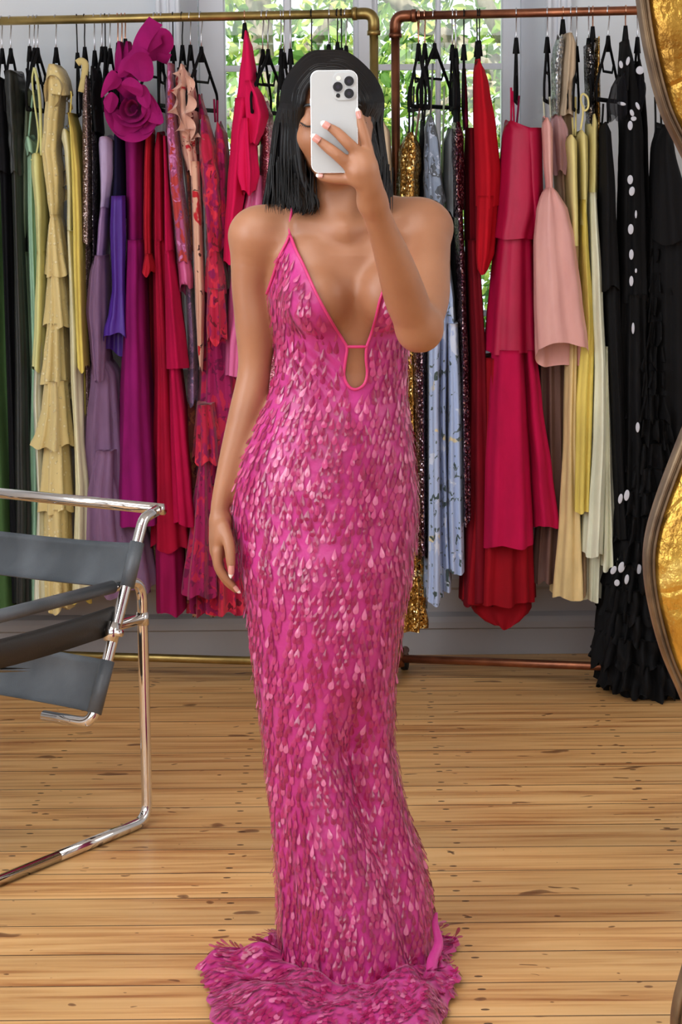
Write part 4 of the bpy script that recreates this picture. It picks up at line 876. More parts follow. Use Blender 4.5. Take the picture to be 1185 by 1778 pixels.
gown('halter_gown', 'long black crepe gown hanging from an exposed black hanger, left of the spotted gown', 'gown', 'R', 1057,
     [D('bodice', 'ink', [(208, 1044, 1054), (225, 1042, 1062), (330, 1042, 1070), (500, 1038, 1078)], nf=7, amp=.005, dep=.10, dy=-.06),
      D('skirt', 'ink', [(496, 1046, 1078), (760, 1058, 1086), (860, 1062, 1090), (930, 1064, 1096)], nf=8, amp=.006, dep=.09, dy=-.05)], 32, 'the long black crepe gown', drop=.075, straps=[(1048, 180, 1046, 214, 'ink'), (1055, 176, 1056, 214, 'ink')])
t = gown('spotted_gown', 'black net gown scattered with large white oval spots and a ruffled hem', 'gown', 'R', 1087,
     [D('bow', 'netting', [(120, 1080, 1086), (150, 1066, 1092), (180, 1060, 1094), (205, 1064, 1092)], nf=6, amp=.008, dep=.06, dy=-.09),
      D('sleeve', 'netting', [(128, 1104, 1114), (150, 1102, 1124), (168, 1104, 1122), (190, 1106, 1114)], nf=6, amp=.006, dep=.06, dy=-.05),
      D('bodice', 'ink', [(70, 1084, 1092), (110, 1080, 1102), (160, 1078, 1110), (240, 1080, 1120), (400, 1076, 1124), (520, 1078, 1126)], nf=8, amp=.006, dep=.085, dy=-.03, crumple=.2),
      D('skirt', 'ink', [(510, 1078, 1126), (760, 1072, 1134), (1000, 1060, 1140)], nf=12, amp=.012, dep=.10, dy=-.02, crumple=.2)], 8, 'the spotted black net gown', hook='hook_rose', drop=.05, wide=.3)
rs = random.Random(4)
def spot(px, py, rx, rz, Y, a=0):
    mb = MB(); rm = Matrix.Rotation(math.radians(a), 3, 'Y'); ellipsoid(mb, P(px, py, Y), (rx * .0015, .0014, rz * .0015), rm, 14, 8); mesh('white_spot', mb, M['spotwhite'], t)
M['spotwhite'] = plain('white_flocked_spot', (200, 202, 212), .9)
for (x_, y_, rx, rz, a) in ((1091, 106, 3.2, 7.5, 12), (1079, 112, 3.4, 6.5, -10), (1112, 122, 7, 7, 0), (1080, 180, 8, 3, 12), (1108, 184, 3, 7, -25), (1098, 196, 3.5, 6, -20), (1101, 206, 5, 4, 0), (1095, 218, 4.4, 8, 0),
                            (1095, 312, 5, 8, 0), (1098, 332, 5, 8, 8), (1105, 372, 2, 7, 0), (1096, 398, 5, 9, 0), (1097, 442, 4, 9, 0), (1097, 488, 3.6, 9, 0), (1105, 470, 2, 4, 0), (1100, 570, 2.6, 10, 0), (1108, 742, 3.6, 9, 0),
                            (1078, 866, 4, 9, 10), (1089, 860, 4.8, 10, 8), (1080, 985, 6, 10, 14), (1066, 990, 5, 8, 25), (1110, 988, 5, 9, 0), (1089, 1006, 4, 9, 8), (1072, 1012, 5, 6, 0)):
    spot(x_, y_, rx, rz, YR(1090) - .14 - (.01 if 90 < y_ < 200 else 0) + (.0 if y_ < 700 else -.015), a)
gown('ruffle_ball_gown', 'huge black tulle ball gown in shaggy ruffled layers reaching down to the floor', 'gown', 'R', 1108,
     [D('bodice', 'ink', [(100, 1104, 1112), (130, 1104, 1120), (230, 1112, 1126), (380, 1118, 1128)], nf=6, amp=.005, dep=.08, dy=.02),
      D('underskirt', 'ink', [(376, 1112, 1150), (600, 1100, 1165), (900, 1070, 1190), (1100, 1046, 1200), (1196, 1058, 1180)], nf=12, amp=.010, dep=.12, dep2=.2, dy=.05)], 4, 'the huge black ruffled ball gown', drop=.08, dy0=0)
tb = bpy.data.objects['ruffle_ball_gown']
k = 0
for yy in range(430, 1180, 42):
    s = (yy - 430) / 750.0; xl = 1118 - s * 84 + (4 if k % 2 else 0) + max(0, (s - .9) * 200); xr = 1160 + s * 55
    yh_ = 30 + 26 * s
    mb = MB(); ctube(mb, [(yy, xl + 6, xr - 4), (yy + yh_ * .6, xl + 1, xr), (yy + yh_, xl - 5, xr + 5)], YR(1108) + .02 + (-.04) * s, dep=.10 + .07 * s, nf=26, amp=.016, seed=yy, hem=.012, top_amp=.6, crumple=.5, dz=.007)
    mesh('ruffle_layer', mb, M['ink'], tb); k += 1
gown('long_gown', 'matte black gown at the far right behind the gilded frame', 'gown', 'R', 1172,
     [D('bodice', 'ink', [(210, 1150, 1160), (260, 1138, 1172), (330, 1134, 1190), (420, 1132, 1205)], nf=7, amp=.006, dep=.1, dy=-.04),
      D('skirt', 'ink', [(416, 1132, 1205), (700, 1128, 1210), (1000, 1120, 1215)], nf=10, amp=.008, dep=.1, dy=-.0)], 10, 'the matte black gown at the far right', drop=.1, straps=[(1138, 168, 1139, 232, 'ink'), (1147, 172, 1149, 226, 'ink')])
# ================================================================ tubular chair
def on_plane(px, py, O, n):
    d = _F * F_PX + _R * (px - 592.5) - _U * (py - 889.0); C0 = Vector((0, 0, CAM_H))
    k = (Vector(O) - C0).dot(n) / d.dot(n); return C0 + d * k
TR = .0118
A_ = FL(256, 1424, TR); B_ = FL(0, 1528, TR)
fd = (B_ - A_); fd.z = 0; fd.normalize()
nf_ = Vector((-fd.y, fd.x, 0))                      # normal of the side plane
Tp = on_plane(262, 884, A_, nf_); Tq = FL(0, 857, Tp.z)
wd = Tq - Tp; wd.z = 0; wd.normalize()
if __name__ == '__main__': print('CHAIR', A_, B_, fd, Tp, Tq, wd, 'angle', math.degrees(math.acos(fd.dot(wd))))
wperp = Vector((fd.y, -fd.x, 0))
if wperp.dot(wd) < 0: wperp = -wperp
wd = wperp if abs(math.degrees(math.acos(fd.dot(wd))) - 90) < 1 else (wperp * .5 + wd * .5).normalized()
def sp(px, py): return on_plane(px, py, A_, nf_)
def leather():
    m, nt, b = mat_new('grey_leather'); L = nt.links.new
    tc = N(nt, 'ShaderNodeTexCoord'); n = N(nt, 'ShaderNodeTexNoise', Scale=9.0, Detail=4.0); L(tc.outputs['Object'], n.inputs['Vector'])
    r = ramp(nt, [(.35, lin((70, 75, 80))), (.7, lin((94, 99, 104)))]); L(n.outputs['Fac'], r.inputs['Fac']); L(r.outputs['Color'], b.inputs['Base Color'])
    v = N(nt, 'ShaderNodeTexVoronoi', Scale=420.0); L(tc.outputs['Object'], v.inputs['Vector'])
    bp = N(nt, 'ShaderNodeBump', Strength=.25, Distance=.001); L(v.outputs['Distance'], bp.inputs['Height']); L(bp.outputs['Normal'], b.inputs['Normal'])
    b.inputs['Roughness'].default_value = .42; b.inputs['Specular IOR Level'].default_value = .5
    return m
M['leather'] = leather(); M['leather_dark'] = plain('dark_leather', (44, 42, 40), .5, bump=.2, bscale=300)
ch = thing('lounge_chair', A_, 'chrome tube lounge chair with grey leather slings, cut off by the left frame edge', 'chair')
CW, CD = .64, .66
up1 = sp(250, 1005); zarm = up1.z
zlow = sp(247, 1074).z
for k in (0, 1):
    o_ = wd * CW * k
    mb = MB(); Af = A_ + fd * CD
    tube(mb, fillet([A_ + o_ + Vector((0, 0, 0)) + fd * .03, A_ + o_, ] [:0] + [A_ + o_ + fd * .3, A_ + o_, A_ + o_ + Vector((0, 0, zarm - TR)), A_ + o_ + fd * .3 + Vector((0, 0, zarm - TR))], .045, 8), TR, 18)
    tube(mb, fillet([A_ + o_ + fd * .3, Af + o_, Af + o_ + Vector((0, 0, zarm - TR)), A_ + o_ + fd * .3 + Vector((0, 0, zarm - TR))], .045, 8), TR, 18)
    mesh('side_frame', mb, M['chrome'], ch)
    mb = MB(); a = A_ + o_ + Vector((0, 0, zlow - TR)) ; tube(mb, [a - fd * .005, a + fd * (CD + .005)], TR * .95, 16)
    for e in (a, a + fd * CD): tube(mb, [e + Vector((0, 0, -.014)), e + Vector((0, 0, .014))], TR * 1.12, 16)
    mesh('side_rail', mb, M['chrome'], ch)
    # armrest: leather band sleeved over the top tube, hanging deep
    mb = MB(); a = A_ + o_ + fd * .10 + Vector((0, 0, zarm - .045)); bq = A_ + o_ + fd * (CD - .06) + Vector((0, 0, zarm - .045))
    V = []; nn_ = 14
    for i in range(nn_ + 1):
        s = i / nn_; c = a.lerp(bq, s) - Vector((0, 0, .006 * math.sin(PI * s)))
        pr = [(-.0155, -.042), (-.0165, .03), (-.011, .044), (0, .0485), (.011, .044), (.0165, .03), (.0155, -.042), (.0125, -.042), (.0125, .03), (0, .044), (-.0125, .03), (-.0125, -.042)]
        for (u_, z_) in pr: V.append(c + nf_ * u_ * .8 + Vector((0, 0, z_ * .62 - .038)))
    mb.add(V, gridF(nn_ + 1, 12, True) + [tuple(range(12)), tuple(nn_ * 12 + q for q in range(12))[::-1]]); o = mesh('armrest', mb, M['leather_dark'], ch); o['label'] = 'dark leather armrest band'
    mb = MB(); tube(mb, [a + Vector((0, 0, .045 - TR)), bq + Vector((0, 0, .045 - TR))], TR * 1.18, 16); mesh('armrest_sleeve', mb, M['leather'], ch)
# slanting back tube: from the low front bend up both sides and across the top
ins = wd * -.026
U0, U1, U2, U3 = sp(148, 1240), sp(175, 1125), sp(226, 925), sp(247, 886)
low = sp(142, 1254)
side = [low, U0.lerp(low, .3), U1, U2]
top_run = (U2 + (U2 - U1).normalized() * .035)
top_back = top_run - fd * .055 + Vector((0, 0, .012))
pathA = [low + wd * .13 + ins, low + ins, U2 + ins, top_run + ins, top_back + ins]
wlen = CW + .052
mb = MB(); tube(mb, fillet(pathA, .03, 8), TR, 18)
oB = wd * wlen
mesh('back_tube', mb, M['chrome'], ch); mb = MB(); tube(mb, fillet([p_ + oB for p_ in [low - wd * .13 + ins, low + ins, U2 + ins, top_run + ins, top_back + ins]], .03, 8), TR, 18)
mesh('back_tube', mb, M['chrome'], ch)
mb = MB(); tube(mb, [top_back + ins - wd * .012, top_back + ins + wd * (wlen + .012)], TR * 1.05, 18); mesh('top_bar', mb, M['chrome'], ch)
mb = MB(); c = on_plane(178, 1095, A_, nf_) + ins; tube(mb, [c - (U2 - low).normalized() * .02, c + (U2 - low).normalized() * .02], TR * 1.25, 14); tube(mb, [c - ins * 1.6, c + ins * 1.0], .008, 10); mesh('clamp', mb, M['chrome'], ch)
def sling(name, a0, a1, sag, sagz, mat='leather', thick=.004, nu=26, nv=8, drop_=0):
    """leather stretched between the two uprights from a0 (top) to a1 (bottom), sleeved over the tubes at its ends"""
    bk = (a1 - a0).cross(wd).normalized()
    if bk.dot(fd) < 0: bk = -bk
    V = []; 
    for side_ in (0, 1):
        for i in range(nu + 1):
            s = i / nu; g = math.sin(PI * s) ** .55 if 0 < s < 1 else 0
            for j in range(nv + 1):
                v = j / nv; p_ = a0.lerp(a1, v) + ins + wd * wlen * s
                e_ = 1 - (2 * v - 1) ** 2
                p_ = p_ - bk * (sag * g * (.7 + .3 * e_)) + Vector((0, 0, -sagz * g + drop_ * g * v)) + bk * (thick if side_ else -thick)
                V.append(p_)
    n1 = (nu + 1) * (nv + 1); Fc = gridF(nu + 1, nv + 1) + [tuple(i + n1 for i in f[::-1]) for f in gridF(nu + 1, nv + 1)]
    for i in range(nu):
        for j in (0, nv):
            q_ = [i * (nv + 1) + j, (i + 1) * (nv + 1) + j]; Fc.append((q_[0], q_[1], q_[1] + n1, q_[0] + n1))
    mb = MB(); mb.add(V, Fc)
    for e in (0, wlen): tube(mb, [a0 + ins + wd * e, a1 + ins + wd * e], TR * 1.32, 16)
    for e_ in (.0, 1.0):
        st_ = [a0.lerp(a1, e_) * 1]
    return mesh(name, mb, M[mat], ch)
sling('backrest', sp(222, 940), sp(204, 1017), .045, .004)
sling('lower_sling', sp(170, 1145), sp(147, 1236), .07, -.012)
# seat: leather between the side rails, a little below them
mb = MB(); V = []; nu, nv = 14, 14
for i in range(nu + 1):
    for j in range(nv + 1):
        s, t_ = i / nu, j / nv
        c = A_ + wd * (.03 + (CW - .06) * t_) + fd * (CD * (.5 + .48 * s)) + Vector((0, 0, zlow - .06 + .07 * s - .03 * math.sin(PI * t_)))
        V.append(c)
V2 = [v - Vector((0, 0, .006)) for v in V]; n1 = len(V)
mb.add(V + V2, gridF(nu + 1, nv + 1) + [tuple(i + n1 for i in f[::-1]) for f in gridF(nu + 1, nv + 1)]); mesh('seat', mb, M['leather'], ch)

# ================================================================ gilded mirror frame, close to the camera
MY = 1.78
def gilt():
    m, nt, b = mat_new('gold_leaf'); L = nt.links.new
    tc = N(nt, 'ShaderNodeTexCoord'); n = N(nt, 'ShaderNodeTexNoise', Scale=16.0, Detail=6.0, Distortion=.6); L(tc.outputs['Object'], n.inputs['Vector'])
    r = ramp(nt, [(.28, lin((96, 62, 22))), (.42, lin((160, 116, 42))), (.6, lin((208, 166, 72))), (.8, lin((240, 210, 126)))]); L(n.outputs['Fac'], r.inputs['Fac']); L(r.outputs['Color'], b.inputs['Base Color'])
    b.inputs['Metallic'].default_value = .8
    n2 = N(nt, 'ShaderNodeTexNoise', Scale=38.0, Detail=5.0); L(tc.outputs['Object'], n2.inputs['Vector'])
    rr = N(nt, 'ShaderNodeMapRange'); rr.inputs['To Min'].default_value = .12; rr.inputs['To Max'].default_value = .5; L(n2.outputs['Fac'], rr.inputs['Value']); L(rr.outputs[0], b.inputs['Roughness'])
    v3 = N(nt, 'ShaderNodeTexVoronoi', Scale=9.0, feature='DISTANCE_TO_EDGE'); L(tc.outputs['Object'], v3.inputs['Vector']); r3 = ramp(nt, [(0, (0, 0, 0)), (.03, (1, 1, 1))]); L(v3.outputs['Distance'], r3.inputs['Fac']); b0 = N(nt, 'ShaderNodeBump', Strength=.5, Distance=.002); L(r3.outputs['Color'], b0.inputs['Height'])
    bp = N(nt, 'ShaderNodeBump', Strength=.8, Distance=.008); L(b0.outputs['Normal'], bp.inputs['Normal']); L(n2.outputs['Fac'], bp.inputs['Height']); L(bp.outputs['Normal'], b.inputs['Normal'])
    return m
M['gilt'] = gilt(); M['reflected_brown'] = patina('frame_reflection_brown', (92, 74, 58), (134, 112, 86), .45, 30)
# right-hand inner edge as the photo shows it, then the mirrored left side, outside the picture
edge = [(1150, -560), (1128, -380), (1112, -200), (1104, -60), (1108, 0), (1122, 90), (1148, 190), (1182, 262), (1214, 330), (1240, 430), (1246, 520), (1234, 620), (1206, 700), (1178, 770), (1144, 860), (1124, 930), (1120, 990), (1130, 1060), (1152, 1140), (1184, 1215),
        (1212, 1290), (1228, 1380), (1230, 1470), (1216, 1580), (1192, 1670), (1172, 1745), (1168, 1800), (1176, 1870), (1196, 1930)]
Rp = [P(x, y, MY) for x, y in edge]
Rr = [np.array((p.x, p.z)) for p in Rp]
xm_ = -.22
top_ = Rr[0]; bot_ = Rr[-1]
loop = list(Rr)
loop += [np.array((bot_[0] - .08, bot_[1] - .05)), np.array((xm_ + .08, bot_[1] - .07)), np.array((xm_ - .08, bot_[1] - .07)), np.array((2 * xm_ - bot_[0] + .08, bot_[1] - .05))]
loop += [np.array((2 * xm_ - p[0], p[1])) for p in Rr[::-1]]
loop += [np.array((2 * xm_ - top_[0] + .1, top_[1] + .06)), np.array((xm_, top_[1] + .12)), np.array((top_[0] - .1, top_[1] + .06))]
sm = smooth_path([np.array((p[0], 0, p[1])) for p in loop], 7, closed=True); nL = len(sm)
sm = np.array(sm); tg = np.roll(sm, -1, 0) - np.roll(sm, 1, 0); tg /= np.linalg.norm(tg, axis=1)[:, None]
cen = np.array((xm_, 0, 1.2)); outn = np.stack([-tg[:, 2], np.zeros(nL), tg[:, 0]], 1)
sg = np.sign(((sm - cen) * outn).sum(1).mean()); outn *= sg
def frame_part(name, prof, mat, nsub=1, par=None, wob=0.0):
    V = []
    for i in range(nL):
        for (o_, y_) in prof:
            w_ = wob * math.sin(i * .45 + o_ * 90) * (1 if o_ > .02 else 0)
            V.append(sm[i] + outn[i] * (o_ + w_) + np.array((0, MY + y_, 0)))
    mb = MB(); k_ = len(prof); Fc = []
    for i in range(nL):
        for j in range(k_ - 1):
            a = i * k_ + j; b_ = ((i + 1) % nL) * k_ + j; Fc.append((a, b_, b_ + 1, a + 1))
    mb.add(V, Fc); return mesh(name, mb, M[mat], par)
mf = thing('mirror_frame', (xm_, MY, bot_[1] - .1), 'large gilded mirror frame with a curvy carved edge at the right of the view', 'mirror frame')
# the far side faces the room (as the mirror shows it) - the near side faces the camera
frame_part('inner_lip', [(0, .012), (0, -.006), (.0015, -.010), (.0032, -.011), (.0040, -.007), (.0048, -.011), (.0068, -.013), (.008, -.010)], 'reflected_brown', par=mf)  # grey-brown puts the dark reflection of the frame's side into the colour
frame_part('gilded_moulding', [(.0078, -.010), (.016, -.024), (.031, -.036), (.034, -.038), (.038, -.018), (.045, -.016), (.048, -.016), (.052, -.030), (.060, -.042), (.070, -.048), (.082, -.046), (.092, -.036), (.098, -.020), (.104, -.016), (.112, -.022), (.120, -.020), (.124, 0), (.124, .03)], 'gilt', par=mf, wob=.0012)
frame_part('back_board', [(0, .012), (.124, .03)], 'reflected_brown', par=mf)
# ================================================================ the person
BY = 3.83
def B(px, py, dy=0.0): return np.array(P(px, py, BY + dy))
def smin(a, b, k):
    h = np.clip(k - np.abs(a - b), 0, None) / k; return np.minimum(a, b) - h * h * k * .25
def smax(a, b, k): return -smin(-a, -b, k)
class SDF:
    def __init__(s): s.pr = []
    def cone(s, a, b, r1, r2, k=.015, fl=None):
        a, b = np.array(a, float), np.array(b, float); m = max(r1, r2)
        s.pr.append(('c', np.minimum(a, b) - m, np.maximum(a, b) + m, k, (a, b, r1, r2)))
    def chain(s, pts, rs, k=.012):
        q = smooth_path([np.append(np.array(p_, float), r_) for p_, r_ in zip(pts, rs)], 5); q = np.array(q)
        m = q[:, 3].max(); s.pr.append(('h', q[:, :3].min(0) - m, q[:, :3].max(0) + m, k, q))
    def ell(s, c, r, k=.015, rot=None, sub=False):
        c = np.array(c, float); m = max(r); s.pr.append(('s' if sub else 'e', c - m, c + m, k, (c, np.array(r, float), rot)))
    def loft(s, rows, k=.02):
        """rows from the top down: (z, cx, cy, a, b)"""
        R = np.array(rows); lo = np.array((min(R[:, 1] - R[:, 3]), min(R[:, 2] - R[:, 4]), R[-1, 0] - .05)); hi = np.array((max(R[:, 1] + R[:, 3]), max(R[:, 2] + R[:, 4]), R[0, 0] + .05))
        s.pr.append(('l', lo, hi, k, R[::-1]))
    @staticmethod
    def ev(pr, X, Y, Z):
        t, _, _, _, q = pr
        if t == 'c':
            a, b, r1, r2 = q; d = b - a; L2 = d.dot(d) + 1e-12
            h = np.clip(((X - a[0]) * d[0] + (Y - a[1]) * d[1] + (Z - a[2]) * d[2]) / L2, 0, 1)
            return np.sqrt((X - a[0] - h * d[0]) ** 2 + (Y - a[1] - h * d[1]) ** 2 + (Z - a[2] - h * d[2]) ** 2) - (r1 + (r2 - r1) * h)
        if t == 'u': return smin(SDF.ev(q[0], X, Y, Z), SDF.ev(q[1], X, Y, Z), q[2])
        if t == 'h':
            v = None
            for i in range(len(q) - 1):
                w = SDF.ev(('c', 0, 0, 0, (q[i, :3], q[i + 1, :3], q[i, 3], q[i + 1, 3])), X, Y, Z); v = w if v is None else np.minimum(v, w)
            return v
        if t in 'es':
            c, r, rot = q; x, y, z = X - c[0], Y - c[1], Z - c[2]
            if rot is not None:
                m = np.array(rot); x, y, z = m[0, 0] * x + m[1, 0] * y + m[2, 0] * z, m[0, 1] * x + m[1, 1] * y + m[2, 1] * z, m[0, 2] * x + m[1, 2] * y + m[2, 2] * z
            k0 = np.sqrt((x / r[0]) ** 2 + (y / r[1]) ** 2 + (z / r[2]) ** 2) + 1e-9; k1 = np.sqrt((x / r[0] ** 2) ** 2 + (y / r[1] ** 2) ** 2 + (z / r[2] ** 2) ** 2) + 1e-9
            return k0 * (k0 - 1) / k1
        if t == 'l':
            R = q; z = Z; zc = np.clip(z, R[0, 0], R[-1, 0])
            cx, cy, a, b = (np.interp(zc, R[:, 0], R[:, i]) for i in (1, 2, 3, 4))
            x, y = X - cx, Y - cy
            k0 = np.sqrt((x / a) ** 2 + (y / b) ** 2) + 1e-9; k1 = np.sqrt((x / a ** 2) ** 2 + (y / b ** 2) ** 2) + 1e-9
            d = k0 * (k0 - 1) / k1; dz = np.maximum(R[0, 0] - z, z - R[-1, 0])
            return np.where(dz > 0, np.sqrt(np.maximum(d, 0) ** 2 + dz ** 2), d)
    def __call__(s, X, Y, Z):
        v = np.full(np.broadcast(X, Y, Z).shape, 1.0)
        for pr in s.pr:
            d = s.ev(pr, X, Y, Z); v = smax(v, -d, pr[3]) if pr[0] == 's' else smin(v, d, pr[3])
        return v
    def grid(s, lo, hi, h):
        lo = np.array(lo); n = np.ceil((np.array(hi) - lo) / h).astype(int) + 1
        ax = [lo[i] + h * np.arange(n[i]) for i in range(3)]; Fd = np.full(n, 1.0, dtype=np.float32)
        for pr in s.pr:
            m = pr[3] + 3 * h; i0 = np.maximum(0, np.floor((pr[1] - m - lo) / h).astype(int)); i1 = np.minimum(n, np.ceil((pr[2] + m - lo) / h).astype(int) + 1)
            if (i1 <= i0).any(): continue
            sl = tuple(slice(i0[i], i1[i]) for i in range(3)); X, Y, Z = ax[0][sl[0]][:, None, None], ax[1][sl[1]][None, :, None], ax[2][sl[2]][None, None, :]
            d = s.ev(pr, X, Y, Z); Fd[sl] = smax(Fd[sl], -d, pr[3]) if pr[0] == 's' else smin(Fd[sl], d, pr[3])
        return Fd, lo
def surface_nets(Fd, lo, h):
    S = Fd < 0; n = Fd.shape; c = np.zeros((n[0] - 1, n[1] - 1, n[2] - 1), dtype=np.int8)
    for dx in (0, 1):
        for dy in (0, 1):
            for dz in (0, 1): c += S[dx:n[0] - 1 + dx, dy:n[1] - 1 + dy, dz:n[2] - 1 + dz]
    act = (c > 0) & (c < 8); idx = np.full(c.shape, -1, dtype=np.int64); I = np.argwhere(act); idx[act] = np.arange(len(I))
    acc = np.zeros((len(I), 3)); cnt = np.zeros(len(I))
    cor = [(a, b, d) for a in (0, 1) for b in (0, 1) for d in (0, 1)]
    for ca in cor:
        for ax in range(3):
            if ca[ax]: continue
            cb = list(ca); cb[ax] = 1
            va = Fd[I[:, 0] + ca[0], I[:, 1] + ca[1], I[:, 2] + ca[2]]; vb = Fd[I[:, 0] + cb[0], I[:, 1] + cb[1], I[:, 2] + cb[2]]
            m = (va < 0) != (vb < 0); t = np.where(m, va / np.where(m, va - vb, 1), 0)
            p = np.array(ca, float)[None].repeat(len(I), 0); p[:, ax] = t
            acc[m] += p[m]; cnt[m] += 1
    V = np.array(lo) + h * (I + acc / cnt[:, None]); Fc = []
    for ax in range(3):
        a1, a2 = (ax + 1) % 3, (ax + 2) % 3
        sl0 = [slice(None)] * 3; sl1 = [slice(None)] * 3; sl0[ax] = slice(0, n[ax] - 1); sl1[ax] = slice(1, n[ax])
        E = S[tuple(sl0)] != S[tuple(sl1)]; K = np.argwhere(E); K = K[(K[:, a1] > 0) & (K[:, a2] > 0) & (K[:, a1] < n[a1] - 1) & (K[:, a2] < n[a2] - 1)]
        inside = S[K[:, 0], K[:, 1], K[:, 2]]
        q = []
        for (o1, o2) in ((1, 1), (0, 1), (0, 0), (1, 0)):
            J = K.copy(); J[:, a1] -= o1; J[:, a2] -= o2; q.append(idx[J[:, 0], J[:, 1], J[:, 2]])
        q = np.stack(q, 1); q[~inside] = q[~inside][:, ::-1]; Fc.append(q)
    return V, np.concatenate(Fc)

# ---- torso: outline rows (photo height, left, right, half depth, centre shift)
def trow(py, xl, xr, b, dy):
    a_, c_ = B(xl, py, dy), B(xr, py, dy); return ((a_[2] + c_[2]) / 2, (a_[0] + c_[0]) / 2, BY + dy, (c_[0] - a_[0]) / 2, b)
torso = SDF()
torso.loft([trow(392, 520, 662, .052, .012), trow(412, 478, 706, .072, .008), trow(440, 468, 716, .088, .004), trow(500, 468, 714, .098, .0), trow(560, 477, 708, .094, .0), trow(600, 482, 706, .088, .0),
            trow(640, 484, 704, .084, .002), trow(680, 474, 702, .088, .004), trow(720, 456, 705, .098, .004), trow(780, 426, 714, .110, .006), trow(840, 409, 720, .117, .010), trow(890, 406, 722, .120, .012),
            trow(950, 415, 718, .118, .012), trow(985, 424, 712, .10, .01)], .03)
_b1 = ('e', 0, 0, 0, (B(554, 520, -.074), np.array((.0585, .062, .060)), None)); _b2 = ('e', 0, 0, 0, (B(676, 511, -.072), np.array((.0575, .062, .059)), None))
torso.pr.append(('u', B(490, 590, -.15), B(740, 440, 0), .018, (_b1, _b2, .005)))
torso.ell(B(540, 474, -.052), (.036, .036, .06), .035); torso.ell(B(688, 464, -.050), (.036, .036, .06), .035)
torso.cone(B(563, 388, .0), B(452, 412, .008), .030, .040, .035); torso.cone(B(618, 388, .0), B(726, 394, .004), .030, .040, .035)
torso.cone(B(580, 345, .03), B(480, 398, .025), .030, .028, .05); torso.cone(B(600, 345, .03), B(705, 386, .022), .030, .028, .05)
body = SDF(); body.pr = list(torso.pr)
# neck and head
NK = (B(588, 300, .012), B(590, 395, .012))
body.cone(NK[0], NK[1], .049, .052, .03)
body.cone(B(562, 330, -.018), B(586, 398, -.055), .009, .008, .03); body.cone(B(614, 330, -.018), B(598, 398, -.055), .009, .008, .03)
body.cone(B(598, 402, -.058), B(520, 392, -.040), .0075, .009, .03); body.cone(B(606, 402, -.058), B(690, 382, -.038), .0075, .009, .03)
HC = B(580, 186, .0)
body.ell(HC, (.072, .092, .090), .02); body.ell(B(580, 246, -.028), (.058, .062, .066), .03); body.ell(B(580, 292, -.062), (.022, .022, .02), .03)
body.ell(B(536, 212, -.088), (.017, .012, .012), .010, sub=True); body.ell(B(622, 212, -.088), (.017, .012, .012), .010, sub=True)
body.ell(B(537, 213, -.070), (.0145, .0145, .0125), .004); body.ell(B(621, 213, -.070), (.0145, .0145, .0125), .004)
body.cone(B(532, 190, -.070), B(554, 190, -.082), .005, .006, .016); body.cone(B(604, 190, -.082), B(626, 190, -.070), .006, .005, .016)
body.cone(B(579, 205, -.092), B(579, 246, -.108), .007, .010, .014); body.ell(B(569, 248, -.096), (.007, .009, .006), .008); body.ell(B(589, 248, -.096), (.007, .009, .006), .008)
body.ell(B(579, 268, -.090), (.020, .008, .0045), .006); body.ell(B(579, 276, -.090), (.017, .009, .0055), .006)
body.ell(B(541, 240, -.060), (.022, .02, .02), .025); body.ell(B(618, 240, -.060), (.022, .02, .02), .025)
for sx_ in (510, 650): body.ell(B(580 + (sx_ - 580) * .9, 222, .016), (.008, .016, .028), .008)
# hanging arm (photo left)
body.chain([B(442, 416, .006), B(434, 490, .008), B(441, 560, .012), B(442, 640, .018), B(425, 720, .008), B(402, 800, -.004), B(383, 872, -.012), B(381, 900, -.014)],
           [.0425, .0325, .0335, .0290, .0285, .0225, .0162, .0158], .02)
body.ell(B(450, 402, .006), (.042, .045, .038), .03)
body.ell(B(383, 930, -.016), (.0175, .036, .034), .014); body.cone(B(382, 905, -.014), B(380, 955, -.016), .0155, .0165, .012)
for k, (dy, sx_, ln) in enumerate(((-.042, 0, 0), (-.021, -1, 5), (.0, -1, 4), (.02, 1, -4))):
    body.chain([B(378 + sx_, 958, dy), B(380 + sx_, 984, dy - .003), B(394 + sx_, 1006 + ln * .5, dy - .004), B(409 + sx_ + ln * .4, 1022 + ln * .7, dy - .004)], [.0100, .0085, .0075, .0055], .005)
body.chain([B(388, 915, -.038), B(398, 945, -.058), B(401, 974, -.066), B(402, 994, -.068)], [.0125, .0105, .0088, .0062], .008)
# raised arm (photo right)
SH = B(738, 397, .0); EL = B(727, 572, -.235); WR = B(647, 350, -.405)
def lp(a, b, t): return a + (b - a) * t
body.ell(B(736, 392, .0), (.046, .046, .040), .03); body.chain([B(742, 402, .0), lp(B(744, 400, .0), EL, .35) + np.array((.006, 0, 0)), lp(SH, EL, .7) + np.array((.012, 0, 0)), EL + np.array((.004, 0, .006))], [.0415, .037, .0365, .0325], .02)
body.cone(EL + np.array((.0, 0, -.002)), EL + np.array((.006, .004, -.004)), .031, .029, .02)
body.chain([EL, lp(EL, WR, .25) + np.array((-.002, 0, 0)), lp(EL, WR, .5), lp(EL, WR, .78), WR], [.0325, .0350, .0305, .0235, .0215], .018)
pd = -.441
hnd = [(637, 318, pd + .006)]
body.chain([WR, B(642, 325, pd + .014), B(634, 296, pd)], [.0215, .0215, .0195], .014)
body.ell(B(628, 291, pd + .002), (.0235, .0150, .028), .012)
fz_ = -.4415
body.chain([B(639, 292, pd), B(640, 268, fz_ + .012), B(634, 240, fz_ + .012), B(628, 216, fz_ + .012), B(623, 195, fz_ + .012)], [.0125, .0098, .0088, .0078, .0055], .006)
body.chain([B(630, 290, pd - .004), B(621, 266, fz_), B(603, 247, fz_ - .004), B(586, 230, fz_), B(570, 219, fz_ + .002)], [.0125, .0100, .0092, .0082, .0060], .006)
